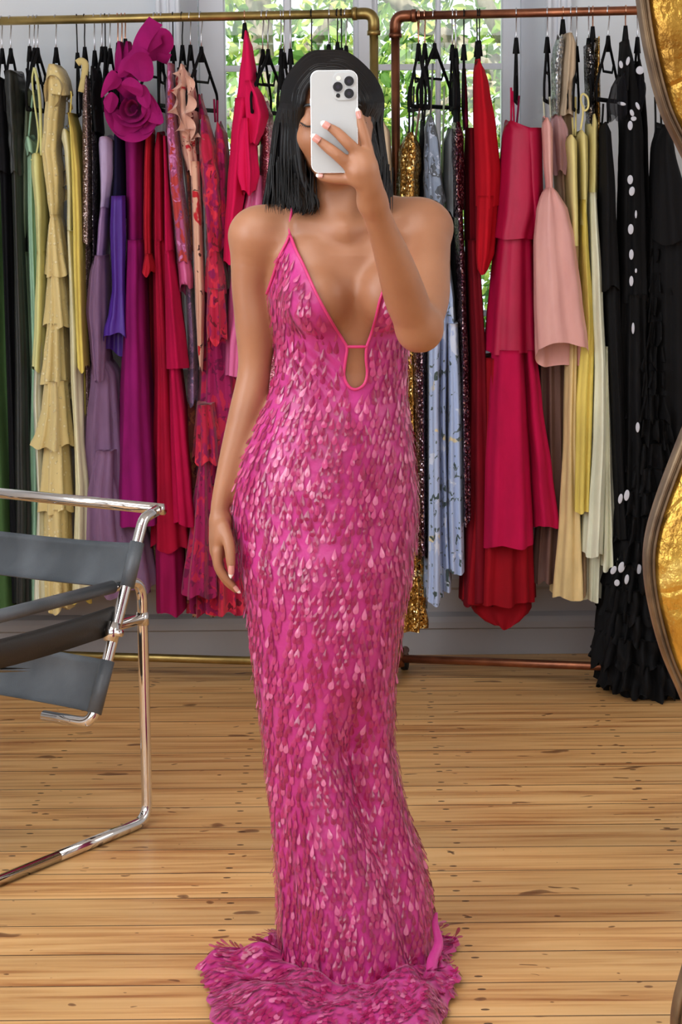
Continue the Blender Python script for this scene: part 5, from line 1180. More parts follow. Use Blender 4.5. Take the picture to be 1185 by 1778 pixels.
body.chain([B(622, 300, pd - .004), B(607, 288, fz_), B(586, 269, fz_ - .005), B(567, 254, fz_), B(552, 242, fz_ + .002)], [.0125, .0100, .0094, .0084, .0062], .006)
body.chain([B(624, 314, pd), B(606, 311, -.434), B(584, 311, -.430), B(567, 309, -.428), B(556, 307, -.426)], [.0115, .0090, .0080, .0070, .0052], .005)
body.chain([B(640, 312, pd + .016), B(630, 300, -.408), B(612, 286, -.408), B(600, 270, -.408)], [.013, .0112, .0098, .0078], .008)
# legs and feet, under the gown
body.chain([B(505, 930, .01), B(522, 1080, .0), B(532, 1250, .0), B(540, 1330, .012), B(545, 1560, .02), B(545, 1640, .03)], [.088, .074, .050, .052, .033, .031], .02)
body.chain([B(628, 930, .01), B(628, 1080, .0), B(624, 1250, -.01), B(622, 1330, .0), B(620, 1560, .01), B(620, 1640, .02)], [.088, .074, .050, .052, .033, .031], .02)
for fx_, dyy in ((545, .03), (620, .02)):
    p0 = B(fx_, 1640, dyy); body.cone(p0, (p0[0], p0[1] - .05, .045), .031, .03, .015); body.cone((p0[0], p0[1] + .02, .03), (p0[0], p0[1] - .14, .022), .028, .02, .015)
HV = .0034
gl_, lo_ = body.grid((B(350, 800)[0], BY - .50, -.004), (B(795, 800)[0], BY + .19, B(500, 85)[2]), HV)
bv, bf = surface_nets(gl_, lo_, HV); del gl_
# two light smoothing passes
def relax(V, Q, it=1, lam=.45):
    for _ in range(it):
        acc = np.zeros_like(V); cnt = np.zeros(len(V))
        for a, b in ((0, 1), (1, 2), (2, 3), (3, 0)):
            np.add.at(acc, Q[:, a], V[Q[:, b]]); np.add.at(acc, Q[:, b], V[Q[:, a]]); np.add.at(cnt, Q[:, a], 1); np.add.at(cnt, Q[:, b], 1)
        V = V + lam * (acc / np.maximum(cnt, 1)[:, None] - V)
    return V
bv = relax(bv, bf, 2)
def skin_mat():
    m, nt, b = mat_new('skin'); L = nt.links.new
    tc = N(nt, 'ShaderNodeTexCoord'); n = N(nt, 'ShaderNodeTexNoise', Scale=7.0, Detail=4.0); L(tc.outputs['Object'], n.inputs['Vector'])
    r = ramp(nt, [(.3, lin((158, 106, 76))), (.7, lin((176, 124, 92)))]); L(n.outputs['Fac'], r.inputs['Fac']); L(r.outputs['Color'], b.inputs['Base Color'])
    b.inputs['Subsurface Weight'].default_value = .12; b.inputs['Subsurface Radius'].default_value = (.9, .35, .2); b.inputs['Subsurface Scale'].default_value = .012
    b.inputs['Roughness'].default_value = .42; b.inputs['Specular IOR Level'].default_value = .45
    n2 = N(nt, 'ShaderNodeTexNoise', Scale=420.0, Detail=2.0); L(tc.outputs['Object'], n2.inputs['Vector']); bp = N(nt, 'ShaderNodeBump', Strength=.12, Distance=.001); L(n2.outputs['Fac'], bp.inputs['Height']); L(bp.outputs['Normal'], b.inputs['Normal'])
    return m
M['skin'] = skin_mat(); M['lip'] = plain('lips', (176, 96, 88), .4)
me = bpy.data.meshes.new('person'); PO = Vector((0, BY, 0))
me.vertices.add(len(bv)); me.vertices.foreach_set('co', (bv - np.array(PO)).ravel()); me.loops.add(len(bf) * 4); me.loops.foreach_set('vertex_index', bf.ravel().astype(np.int32))
me.polygons.add(len(bf)); me.polygons.foreach_set('loop_start', np.arange(0, len(bf) * 4, 4, dtype=np.int32)); me.polygons.foreach_set('use_smooth', [True] * len(bf)); me.update(); me.validate()
me.materials.append(M['skin']); me.materials.append(M['lip'])
fc = bv[bf].mean(1); lc = (B(579, 272, -.096) - fc) / np.array((.021, .03, .0095)); me.polygons.foreach_set('material_index', ((lc ** 2).sum(1) < 1).astype(np.int32))
person = bpy.data.objects.new('person', me); COL.objects.link(person); person.location = PO; ORG[person] = PO
tag(person, 'person with long black hair in a pink sequin gown photographing themself with a phone', 'person')
# nails
M['nail'] = plain('nude_nail', (214, 150, 140), .12, coat=.6); M['nailtip'] = plain('white_nail_tip', (242, 236, 232), .12, coat=.6)
def nail(a, b, w, nrm):
    """long almond nail from a to its tip b"""
    a, b = np.array(a, float), np.array(b, float); d = b - a; L_ = np.linalg.norm(d); d /= L_; nrm = np.array(nrm, float); nrm -= d * nrm.dot(d); nrm /= np.linalg.norm(nrm); s_ = np.cross(d, nrm)
    V = []; Fc = []; nu, nv = 9, 7
    for i in range(nu + 1):
        t = i / nu; ww = w * (math.sqrt(max(0, 1 - max(0, (t - .35) / .65) ** 1.6)) if t > .35 else (.82 + .18 * t / .35)); 
        for j in range(nv): 
            u_ = -1 + 2 * j / (nv - 1); V.append(a + d * L_ * t + s_ * ww * u_ + nrm * (.0032 * (1 - .9 * u_ * u_) - .0016 * t * t * 1.2))
    n1 = len(V); V2 = [v - nrm * .0007 for v in V]; F1 = gridF(nu + 1, nv)
    mb = MB(); mb.V.append(np.array(V + V2)); 
    for f in F1 + [tuple(q + n1 for q in f[::-1]) for f in F1]:
        mb.Fc.append(f); mb.M.append(1 if ((f[0] % n1) // nv) >= 6 else 0)
    mb.n = 2 * n1; mesh('fingernail', mb, M['nail'], person, extra=(M['nailtip'],))
nail(B(572, 221, fz_ - .004), B(557, 211, fz_ - .004), .0058, (0, -1, .15)); nail(B(555, 245, fz_ - .004), B(540, 233, fz_ - .004), .006, (0, -1, .15))
nail(B(625, 206, fz_ + .008), B(621, 186, fz_ + .008), .005, (.5, -1, .1)); nail(B(561, 306, -.432), B(549, 303, -.430), .0048, (0, -.6, 1))
nail(B(402, 982, -.074), B(401, 1005, -.073), .0055, (.2, -1, 0)); nail(B(407, 1018, -.05), B(418, 1030, -.05), .0048, (.5, -.8, .4))
# brow and lashes
M['lash'] = plain('black_hair', (16, 13, 13), .5)
for s_, xs in ((1, (521, 532, 543, 556)), (-1, (637, 626, 615, 602))):
    mb = MB(); tube(mb, smooth_path([B(xs[0], 190, -.076), B(xs[1], 183, -.086), B(xs[2], 183, -.092), B(xs[3], 188, -.097)], 5), [.0010, .0016, .0020, .0022, .0022, .0024] + [.0026] * 6 + [.0024, .0022, .0018, .0014], 7, flat=(1.1, .6)); mesh('eyebrow', mb, M['lash'], person)
    mb = MB(); tube(mb, smooth_path([B(xs[0] + s_ * 1, 213, -.080), B(xs[1], 219, -.087), B(xs[2], 219, -.087), B(xs[3] - s_ * 4, 216, -.082)], 5), .0013, 6)
    for k in range(11):
        q_ = B(xs[0] + (xs[3] - xs[0]) * (.05 + k * .085), 217 + 1.5 * math.sin(k * .3), -.085); tube(mb, [q_, q_ + np.array((-s_ * .003 * (1 - k / 6), -.005, -.004))], [.0006, .0002], 4)
    mesh('eyelashes', mb, M['lash'], person)

# ---- hair: strands fall from the parting over the skull and down to the shoulders
def hair_mat():
    m, nt, b = mat_new('black_hair_strands'); L = nt.links.new
    gi = N(nt, 'ShaderNodeNewGeometry'); r = ramp(nt, [(0, lin((7, 7, 8))), (1, lin((18, 16, 18)))]); L(gi.outputs['Random Per Island'], r.inputs['Fac']); L(r.outputs['Color'], b.inputs['Base Color'])
    b.inputs['Roughness'].default_value = .36; b.inputs['Specular IOR Level'].default_value = .28; b.inputs['Anisotropic'].default_value = .5
    return m
M['hair'] = hair_mat()
rh = random.Random(21); mb = MB()
SKC = B(577, 192, .004); SR = np.array((.078, .104, .099))
def px2x(px, py, dy=0): return B(px, py, dy)[0]
# outer and inner outlines per side by height (photo px)
outL = [(93, 572), (108, 522), (130, 504), (160, 490), (200, 480), (250, 473), (300, 467), (340, 460), (366, 457)]
outR = [(93, 580), (104, 620), (130, 642), (160, 653), (200, 661), (250, 667), (300, 674), (340, 680), (362, 685)]
innL = [(112, 562), (130, 548), (150, 533), (175, 523), (200, 519), (250, 519), (290, 523), (320, 532), (345, 548), (366, 540)]
innR = [(112, 566), (130, 586), (150, 602), (175, 612), (200, 620), (250, 632), (290, 647), (320, 656), (345, 664), (366, 668)]
def it(tab, y): 
    ys = [t[0] for t in tab]; return float(np.interp(y, ys, [t[1] for t in tab]))
for side_, (ou, inn) in ((-1, (outL, innL)), (1, (outR, innR))):
    for k in range(430):
        f = rh.random()                 # 0 = face edge (front) ... 1 = back of the head
        u_ = rh.random() ** .6          # 0 inner layer, 1 outer layer
        ybot = (362 if side_ < 0 else 360) + rh.uniform(-6, 6) - (8 * (1 - f) if side_ > 0 else -2) + (4 if side_ < 0 else 0) * (1 - f)
        # start on the parting
        y0p = SKC[1] - SR[1] * .80 + f * SR[1] * 1.35
        pts = []; jit = rh.uniform(-.005, .005)
        ca = (y0p - SKC[1]) / SR[1]; rr_ = math.sqrt(max(.02, 1 - ca * ca))
        ys_ = [0, .12, .28, .45, .62, .8, 1.0]
        depth_front = -.090 + .02 * rh.random(); depth_back = .092
        top_z = SKC[2] + SR[2] * rr_ * (.985 + .02 * u_)
        zb = B(500, ybot)[2]; pts.append(np.array((SKC[0] - .008 - side_ * .0005, y0p, top_z)))
        # over the skull
        for a in (.25, .5, .75, 1.0):
            g = a * PI / 2 * .92; sc_ = (.97 + .07 * u_) 
            pts.append(np.array((SKC[0] - .008 * (1 - a) + side_ * SR[0] * rr_ * math.sin(g) * sc_ * (1.06 if a > .6 else 1), y0p + (.0 if f > .3 else -.004 * a), SKC[2] + SR[2] * rr_ * math.cos(g) * sc_)))
        # hang: blend to the outline of the photograph
        for a in (.18, .36, .55, .74, .9, 1.0):
            zt_ = pts[4][2]; z_ = zt_ + (zb - zt_) * a; ypx = 192 + (SKC[2] + .0 - z_) * 985
            xo = px2x(it(ou, ypx), ypx); xi = px2x(it(inn, ypx), ypx)
            w_in = min(1.0, f / .85)
            if f < .5: x_ = xi + (xo - xi) * (f / .5) * (.6 + .4 * u_)
            else: x_ = xo - (xo - SKC[0]) * ((f - .5) / .5) * .9 * (1.0)
            x_ -= side_ * .006 * (1 - u_)
            y_ = SKC[1] + (-.072 + .02 * a + .165 * f) + (.006 * math.sin(k * 1.3 + a * 3)) - .012 * (1 - u_) * (f - .5)
            if f < .6: y_ -= .016 * max(0, a - .4) ** 1.0
            x_ += jit * a * a
            pts.append(np.array((x_, y_, z_)))
        pp = smooth_path(pts, 4); n_ = len(pp); rad = [(.0035 + .0022 * math.sin(PI * min(1, i / n_ * 1.2))) * (1 if i < n_ - 3 else max(.2, (n_ - 1 - i) / 3)) for i in range(n_)]
        tube(mb, pp, rad, 5, flat=(1, .75), cap=False)
# a few fine loose strands at the tips
for k in range(70):
    s_ = -1 if k % 3 else 1; x0_ = (rh.uniform(462, 550) if s_ < 0 else rh.uniform(660, 682)); q0 = B(x0_, 270 + rh.uniform(0, 50), -.035 - .02 * rh.random()); dx = rh.uniform(-8, 10)
    tube(mb, smooth_path([q0, B(x0_ + dx * .4, 345 + rh.uniform(-6, 6), -.075), B(x0_ + dx, 364 + rh.uniform(0, 10), -.088)], 4), [.0012, .0012, .001, .001, .0008, .0007, .0006, .0004, .0002], 4, cap=False)
hair_o = mesh('hair', mb, M['hair'], person)
mb = MB(); V = []
nu, nv = 28, 20                          # under layer: a cap behind the strands
for i in range(nv + 1):
    a = PI * .60 * i / nv
    for j in range(nu + 1):
        g = -PI * .16 + (PI * 1.32) * j / nu
        V.append(SKC + np.array((SR[0] * .99 * math.sin(a) * math.cos(g), SR[1] * .985 * math.sin(a) * math.sin(g), SR[2] * .99 * math.cos(a))))
mb.add(V, gridF(nv + 1, nu + 1)); V = []
for i in range(13):
    s = i / 12; z_ = SKC[2] - .02 - s * .158; ypx = 192 + (SKC[2] - z_) * 985
    xa_, xb_ = px2x(it(outL, ypx) + 8, ypx), px2x(it(outR, ypx) - 8, ypx)
    for j in range(25):
        g = PI * j / 24; V.append(np.array(((xa_ + xb_) / 2 - (xb_ - xa_) / 2 * math.cos(g), SKC[1] - .02 + (.108) * math.sin(g) ** .8, z_)))
mb.add(V, gridF(13, 25)); mesh('hair_under_layer', mb, M['hair'], person)

# ---- the phone, held up in front of the face
PYb = BY - .432                           # back of the phone, towards the camera
pc = P(581, 211.5, PYb); pw = (P(622, 211, PYb) - P(540, 211, PYb)).x; phh = (P(581, 122, PYb) - P(581, 301, PYb)).z
def rrect(w, h, r, n=6):
    o = []
    for (sx_, sz_, a0) in ((1, 1, 0), (-1, 1, 90), (-1, -1, 180), (1, -1, 270)):
        for i in range(n + 1):
            a = math.radians(a0 + 90 * i / n); o.append((sx_ * (w / 2 - r) + r * math.cos(a), sz_ * (h / 2 - r) + r * math.sin(a)))
    return o
def slab(mb, c, w, h, r, y0, y1, bev=.0012, mi=0):
    V = []; rings = [(y1, bev), (y1 + (y0 - y1) * .06, 0), (y0 - (y0 - y1) * .06, 0), (y0, bev)]
    for (y_, b_) in rings:
        for (x, z) in rrect(w - 2 * b_, h - 2 * b_, max(.001, r - b_)): V.append((c[0] + x, y_, c[2] + z))
    n = len(V) // 4; mb.add(V, gridF(4, n, True) + [tuple(range(n)), tuple(3 * n + k for k in range(n))[::-1]], mi)
ph = thing('phone', (pc.x, PYb + .004, pc.z - phh / 2), 'silver white smartphone with three rear lenses held upright in front of the face', 'phone')
M['ph_back'] = plain('frosted_white_glass', (190, 193, 194), .38, spec=.5, bump=.02, bscale=900); M['ph_frame'] = plain('polished_steel_band', (196, 196, 200), .25, 1.0); M['lens'] = plain('lens_black', (12, 10, 14), .3, spec=.2)
M['lensring'] = plain('lens_ring', (120, 118, 120), .25, 1.0); M['iris'] = plain('lens_iris', (34, 26, 44), .3, spec=.2); M['flash'] = plain('flash_white', (236, 232, 218), .3); M['screen'] = plain('phone_screen', (20, 20, 22), .05)
mb = MB(); slab(mb, pc, pw, phh, .0125, PYb + .0075, PYb + .0002, .0006); mesh('steel_band', mb, M['ph_frame'], ph, smooth=False)
mb = MB(); slab(mb, pc, pw - .0018, phh - .0018, .0118, PYb + .002, PYb - .0001, .0003); mesh('back_glass', mb, M['ph_back'], ph, smooth=False)
mb = MB(); slab(mb, pc, pw - .004, phh - .004, .0108, PYb + .0079, PYb + .006, .0004); mesh('screen', mb, M['screen'], ph, smooth=False)
cb = P(599, 150, PYb); mb = MB(); slab(mb, cb, (P(622, 150, PYb) - P(578, 150, PYb)).x * .93, .042, .0105, PYb + .001, PYb - .0018, .001); o = mesh('camera_bump', mb, M['ph_back'], ph, smooth=False)
def disc(mb, c, r, y0, y1, mi=0, seg=28): tube(mb, [np.array((c[0], y0, c[2])), np.array((c[0], y1, c[2]))], r, seg, mi=mi)
for (x_, y_) in ((587, 151), (606.5, 141), (606.5, 162.5)):
    c = P(x_, y_, PYb); mb = MB(); disc(mb, c, .0080, PYb, PYb - .0036); lr = mesh('lens_ring', mb, M['lensring'], ph, smooth=False)
    mb = MB(); disc(mb, c, .0074, PYb - .003, PYb - .0039); mesh('lens_glass', mb, M['lens'], lr, smooth=False)
    mb = MB(); disc(mb, c, .0028, PYb - .0036, PYb - .0041); mesh('lens_iris', mb, M['iris'], lr, smooth=False)
c = P(587.5, 166, PYb); mb = MB(); disc(mb, c, .0032, PYb, PYb - .0026); mesh('sensor_window', mb, M['lens'], ph, smooth=False)
c = P(588, 136, PYb); mb = MB(); disc(mb, c, .0035, PYb, PYb - .0022); mesh('flash', mb, M['flash'], ph, smooth=False)
mb = MB(); box(mb, (pc.x - pw / 2 - .0004, PYb + .0038, pc.z + .03), (.0012, .003, .011), bev=.0004); mesh('side_button', mb, M['ph_frame'], ph, smooth=False)
# ================================================================ the sequin gown
def proj(p):
    d = np.asarray(p) - np.array((0, 0, CAM_H)); w = d @ np.array(_F); return 592.5 + F_PX * (d @ np.array(_R)) / w, 889.0 - F_PX * (d @ np.array(_U)) / w
skirt = SDF(); skirt.pr = list(torso.pr)
zt0 = B(580, 398)[2]; ENV = [(930, 410, 723, .122), (1000, 419, 715, .126), (1070, 431, 701, .126), (1180, 443, 687, .122), (1280, 457, 683, .120), (1350, 463, 693, .126), (1400, 469, 704, .134), (1430, 473, 713, .14), (1480, 478, 732, .150), (1550, 482, 746, .160), (1620, 484, 755, .168), (1652, 485, 762, .172)]
EZ = np.array([(B(a, y)[2], (B(a, y)[0] + B(b, y)[0]) / 2, (B(b, y)[0] - B(a, y)[0]) / 2, c) for y, a, b, c in ENV])[::-1]
TZ = np.array([trow(440, 468, 716, .088, .004), trow(560, 477, 708, .094, .0), trow(640, 484, 704, .084, .002), trow(720, 456, 705, .098, .004), trow(840, 409, 720, .117, .010), trow(950, 415, 718, .118, .012)])[::-1]
NCd = 300; th = np.linspace(0, 2 * PI, NCd, endpoint=False); zend = EZ[0, 0]; NRd = 262; zs_ = np.linspace(zt0, zend, NRd)
ct, st = np.cos(th), np.sin(th); G = np.zeros((NRd, NCd, 3))
cxs = np.where(zs_ > TZ[0, 0], np.interp(zs_, TZ[:, 0], TZ[:, 1]), np.interp(zs_, EZ[:, 0], EZ[:, 1])); k9 = np.clip((TZ[0, 0] + .06 - zs_) / .12, 0, 1)
cxs = np.interp(zs_, TZ[:, 0], TZ[:, 1]) * (1 - k9) + np.interp(zs_, EZ[:, 0], EZ[:, 1]) * k9; cys = np.full(NRd, BY + .004)
lo_r = np.zeros((NRd, NCd)); hi_r = np.full((NRd, NCd), .30)
Zg = zs_[:, None] + 0 * th[None]
for _ in range(18):
    mid = (lo_r + hi_r) / 2; v = torso(cxs[:, None] + mid * ct, cys[:, None] + mid * st, Zg); ins_ = v < 0; lo_r = np.where(ins_, mid, lo_r); hi_r = np.where(ins_, hi_r, mid)
rad_t = np.where(zs_[:, None] > B(580, 980)[2], lo_r, 0) + .0045
ha = np.interp(zs_, EZ[:, 0], EZ[:, 2]); hb = np.interp(zs_, EZ[:, 0], EZ[:, 3])
den = np.sqrt((np.abs(ct)[None] / ha[:, None]) ** 2 + (np.abs(st)[None] / hb[:, None]) ** 2); rad_e = 1 / den
yp = 1699 - zs_ * 985.0                               # photo height of each row
low_ = np.clip((yp - 1180) / 450, 0, 1)[:, None]
# the gown hangs over one leg and falls back beside it, with soft folds towards the hem
xr_ = rad_e * ct
dent = np.exp(-((th[None] - 5.15 - .15 * low_) / .34) ** 2) * np.clip((yp - 1180) / 120, 0, 1)[:, None] * np.clip((1640 - yp) / 160, .15, 1)[:, None]
rad_e = rad_e - .040 * dent + .010 * np.exp(-((th[None] - 4.55) / .3) ** 2) * low_
rad_e = rad_e + low_ * (.0055 * np.sin(9 * th[None] + 3 * Zg) + .004 * np.sin(17 * th[None] + 6 * Zg + 1)) * (.4 + .6 * np.abs(st)[None])
use = np.clip((yp - 905) / 60, 0, 1)[:, None]; rad = rad_t * (1 - use) + np.maximum(rad_t * (1 - np.clip((yp - 965) / 30, 0, 1)[:, None]), rad_e) * use
# gathers under the bust
gth = np.exp(-((yp - 640) / 45) ** 2)[:, None] * np.exp(-((th[None] - 4.3) / .6) ** 2); rad = rad + .0022 * gth * np.sin(Zg * 260 + th[None] * 26)
G[:, :, 0] = cxs[:, None] + rad * ct; G[:, :, 1] = cys[:, None] + rad * st; G[:, :, 2] = Zg
# the hem spreads into a train on the floor
pool = [(500, 1646), (362, 1676), (352, 1712), (366, 1750), (392, 1792), (440, 1850), (520, 1905), (640, 1915), (728, 1855), (770, 1775), (786, 1712), (776, 1672), (700, 1648), (600, 1640)]
pp_ = np.array([tuple(FL(x, y, .01)) for x, y in pool]); c0 = np.array((cxs[-1], cys[-1])); pa = np.mod(np.arctan2(pp_[:, 1] - c0[1], pp_[:, 0] - c0[0]), 2 * PI); pr_ = np.hypot(pp_[:, 0] - c0[0], pp_[:, 1] - c0[1])
o_ = np.argsort(pa); pa, pr_ = pa[o_], pr_[o_]; pa3 = np.concatenate([pa - 2 * PI, pa, pa + 2 * PI]); pr3 = np.tile(pr_, 3); Rpool = np.interp(th, pa3, pr3)
NP = 46; Gp = np.zeros((NP, NCd, 3)); r0 = rad[-1]; RP = np.maximum(Rpool, r0 + .025); ln = RP - r0
for i in range(NP):
    s = (i + 1) / NP; r = r0 + ln * s
    f1 = .5 + .5 * np.sin(9 * th + 3 * zend + 1.4 * s + .8 * np.sin(2 * th)); f2 = .5 + .5 * np.sin(23 * th + 5 * s + 1); f3 = np.sin(5 * th + 11 * s)
    amp_ = np.clip(ln / .10, .3, 1.25) * math.sin(PI * min(1, .12 + s * .82)) ** .8
    z = zend * (1 - s) ** 1.8 + .008 + amp_ * (.022 * f1 ** 1.6 + .006 * f2 + .006 * f3) + .010 * math.exp(-((s - .86) / .08) ** 2) * (.5 + .5 * np.sin(6 * th + 1))
    wob = .012 * np.sin(9 * th + 2) * s + .005 * np.sin(31 * th) * s
    Gp[i, :, 0] = c0[0] + (r + wob) * ct; Gp[i, :, 1] = c0[1] + (r + wob) * st; Gp[i, :, 2] = np.maximum(z, .004)
GA = np.concatenate([G, Gp]); NA = len(GA)
PXG, PYG = proj(GA.reshape(-1, 3)); PXG = PXG.reshape(NA, NCd); PYG = PYG.reshape(NA, NCd); front = (np.sin(th)[None] < .12) & np.ones((NA, 1), bool)
inner = [(686, 404), (680, 440), (672, 475), (667, 500), (660, 522), (653, 552), (645, 580), (637, 603), (636, 625), (638, 648), (633, 667), (619, 676), (606, 671), (598, 653), (600, 628), (603, 605), (597, 592), (580, 565), (560, 530), (545, 500), (528, 462), (514, 434), (505, 410)]
outer = [(503, 408), (497, 422), (488, 440), (481, 458), (474, 480), (466, 503), (462, 514)]
outerR = [(724, 512), (716, 492), (706, 466), (697, 438), (690, 404)]
poly = np.array(inner + outer + [(380, 522), (300, 522), (300, 2200), (900, 2200), (900, 520), (740, 518)] + outerR, float)
def in_poly(x, y, pl):
    r = np.zeros(x.shape, bool); n = len(pl)
    for i in range(n):
        x1, y1 = pl[i]; x2, y2 = pl[(i + 1) % n]; c = ((y1 > y) != (y2 > y)) & (x < (x2 - x1) * (y - y1) / (y2 - y1 + 1e-12) + x1); r ^= c
    return r
keep = np.where(front, in_poly(PXG, PYG, poly), PYG > 560 - 38 * np.clip((.5 - np.sin(th)[None]) / .4, 0, 1)); keep[NRd:] = True
kf = keep[:-1] | keep[1:]; kf = kf | np.roll(kf, -1, 1)
u2 = np.zeros((NA, NCd), bool); u2[:-1] |= kf; u2[1:] |= kf; u2 |= np.roll(np.pad(kf, ((0, 1), (0, 0))) | np.pad(kf, ((1, 0), (0, 0))), 1, 1)
snap = u2 & ~keep & front
seg0 = poly; seg1 = np.roll(poly, -1, 0); II = np.argwhere(snap)
GS = GA.copy()
dPx = None
for (i, j) in II:
    p_ = np.array((PXG[i, j], PYG[i, j])); d_ = seg1 - seg0; t_ = np.clip(((p_ - seg0) * d_).sum(1) / ((d_ ** 2).sum(1) + 1e-9), 0, 1); q_ = seg0 + d_ * t_[:, None]; k_ = ((q_ - p_) ** 2).sum(1).argmin(); dx, dy = q_[k_] - p_
    if dx * dx + dy * dy < 130: GS[i, j, 0] += dx / 985.0; GS[i, j, 2] -= dy / 985.0
Fd_ = []
for i in range(NA - 1):
    for j in np.nonzero(kf[i])[0]:
        a = i * NCd + j; b_ = i * NCd + (j + 1) % NCd; Fd_.append((a, a + NCd, b_ + NCd, b_))
def gown_mat():
    m, nt, b = mat_new('magenta_satin'); L = nt.links.new
    tc = N(nt, 'ShaderNodeTexCoord'); n = N(nt, 'ShaderNodeTexNoise', Scale=12.0, Detail=4.0); L(tc.outputs['Object'], n.inputs['Vector'])
    r = ramp(nt, [(.3, lin((170, 24, 106))), (.7, lin((202, 52, 142)))]); L(n.outputs['Fac'], r.inputs['Fac']); L(r.outputs['Color'], b.inputs['Base Color'])
    b.inputs['Roughness'].default_value = .36; b.inputs['Sheen Weight'].default_value = .2
    w2 = N(nt, 'ShaderNodeTexNoise', Scale=34.0, Detail=3.0); L(tc.outputs['Object'], w2.inputs['Vector']); b2 = N(nt, 'ShaderNodeBump', Strength=.4, Distance=.006); L(w2.outputs['Fac'], b2.inputs['Height']); L(b2.outputs['Normal'], b.inputs['Normal'])
    return m
M['gown'] = gown_mat(); M['piping'] = satin('pink_piping', (222, 62, 126), .4)
mb = MB(); mb.add(GS.reshape(-1, 3), Fd_)
# drop vertices that no face uses
V_ = np.concatenate(mb.V); used = np.zeros(len(V_), bool); fa = np.array(mb.Fc); used[fa.ravel()] = True; remap = np.cumsum(used) - 1
mb = MB(); mb.V = [V_[used]]; mb.Fc = [tuple(int(q) for q in f) for f in remap[fa]]; mb.M = [0] * len(mb.Fc); mb.n = int(used.sum())
gw = mesh('gown', mb, M['gown'], person); gw['label'] = 'long magenta gown with a plunging neckline and a train'
def hit(px, py, off=.006):
    d = np.array(_F * F_PX + _R * (px - 592.5) - _U * (py - 889.0)); d /= np.linalg.norm(d); o = np.array((0, 0, CAM_H)); t = 3.3
    for _ in range(60):
        p_ = o + d * t; v = float(torso(np.array([p_[0]]), np.array([p_[1]]), np.array([p_[2]]))[0]) - off
        if v < .0004: break
        t += max(.0006, min(v * .8, .08))
        if t > 4.1: return None
    return o + d * t
def line_on(pl, n=5, off=.006):
    r = []
    for p_ in smooth_path([np.array(q) for q in pl], n):
        h_ = hit(p_[0], p_[1], off)
        if h_ is not None: r.append(h_)
    return r
mb = MB(); tube(mb, line_on(inner), .0026, 8); mesh('neckline_piping', mb, M['piping'], gw)
mb = MB(); tube(mb, line_on(outer), .0024, 8); mesh('armhole_piping', mb, M['piping'], gw)
mb = MB(); tube(mb, line_on(outerR), .0024, 8); mesh('armhole_piping', mb, M['piping'], gw)
a, b_ = hit(602, 602), hit(638, 602); mb = MB(); tube(mb, smooth_path([a, (a + b_) / 2 + np.array((0, -.002, 0)), b_], 5), .0026, 8); mesh('cross_strap', mb, M['piping'], gw)
for (xa_, ya_, xm_2, xt_) in ((504, 412, 503, 507), (687, 406, 684, 676)):
    pts = line_on([(xa_, ya_), (xm_2, 395), ((xm_2 + xt_) / 2, 378), (xt_, 366)], 4, .004)
    e = pts[-1]; pts += [e + np.array((.002, .02, .012)), e + np.array((.004, .05, .016)), e + np.array((.006, .085, -.01)), e + np.array((.01, .10, -.06))]
    mb = MB(); tube(mb, smooth_path(pts, 3), .0022, 8); mesh('strap', mb, M['piping'], gw)

# sequins: long teardrops stitched in slanting rows
def seq_mat():
    m, nt, b = mat_new('teardrop_sequin'); L = nt.links.new
    gi = N(nt, 'ShaderNodeNewGeometry'); r = ramp(nt, [(0, lin((148, 14, 72))), (.5, lin((178, 32, 96))), (.85, lin((202, 68, 128))), (1, lin((226, 126, 168)))]); L(gi.outputs['Random Per Island'], r.inputs['Fac']); L(r.outputs['Color'], b.inputs['Base Color'])
    b.inputs['Roughness'].default_value = .2; b.inputs['Specular IOR Level'].default_value = .5; b.inputs['Coat Weight'].default_value = .55; b.inputs['Coat Roughness'].default_value = .03
    t = N(nt, 'ShaderNodeBsdfTransparent'); mx = N(nt, 'ShaderNodeMixShader'); mx.inputs[0].default_value = .80
    L(t.outputs[0], mx.inputs[1]); L(b.outputs[0], mx.inputs[2]); L(mx.outputs[0], nt.nodes['Material Output'].inputs['Surface'])
    return m
M['sequin'] = seq_mat()
rq = random.Random(77)
dU = np.roll(GA, -1, 1) - np.roll(GA, 1, 1); dV = np.gradient(GA, axis=0); NRM = np.cross(dU, dV); NRM /= np.linalg.norm(NRM, axis=2)[:, :, None] + 1e-12
mid_ = GA.mean(1, keepdims=True); sgn = np.sign(((GA - mid_) * NRM)[NRd // 2].sum()); NRM *= sgn
if NRM[NRd + 20, :, 2].mean() < 0: NRM[NRd:] *= 1
DN = dV / (np.linalg.norm(dV, axis=2)[:, :, None] + 1e-12)
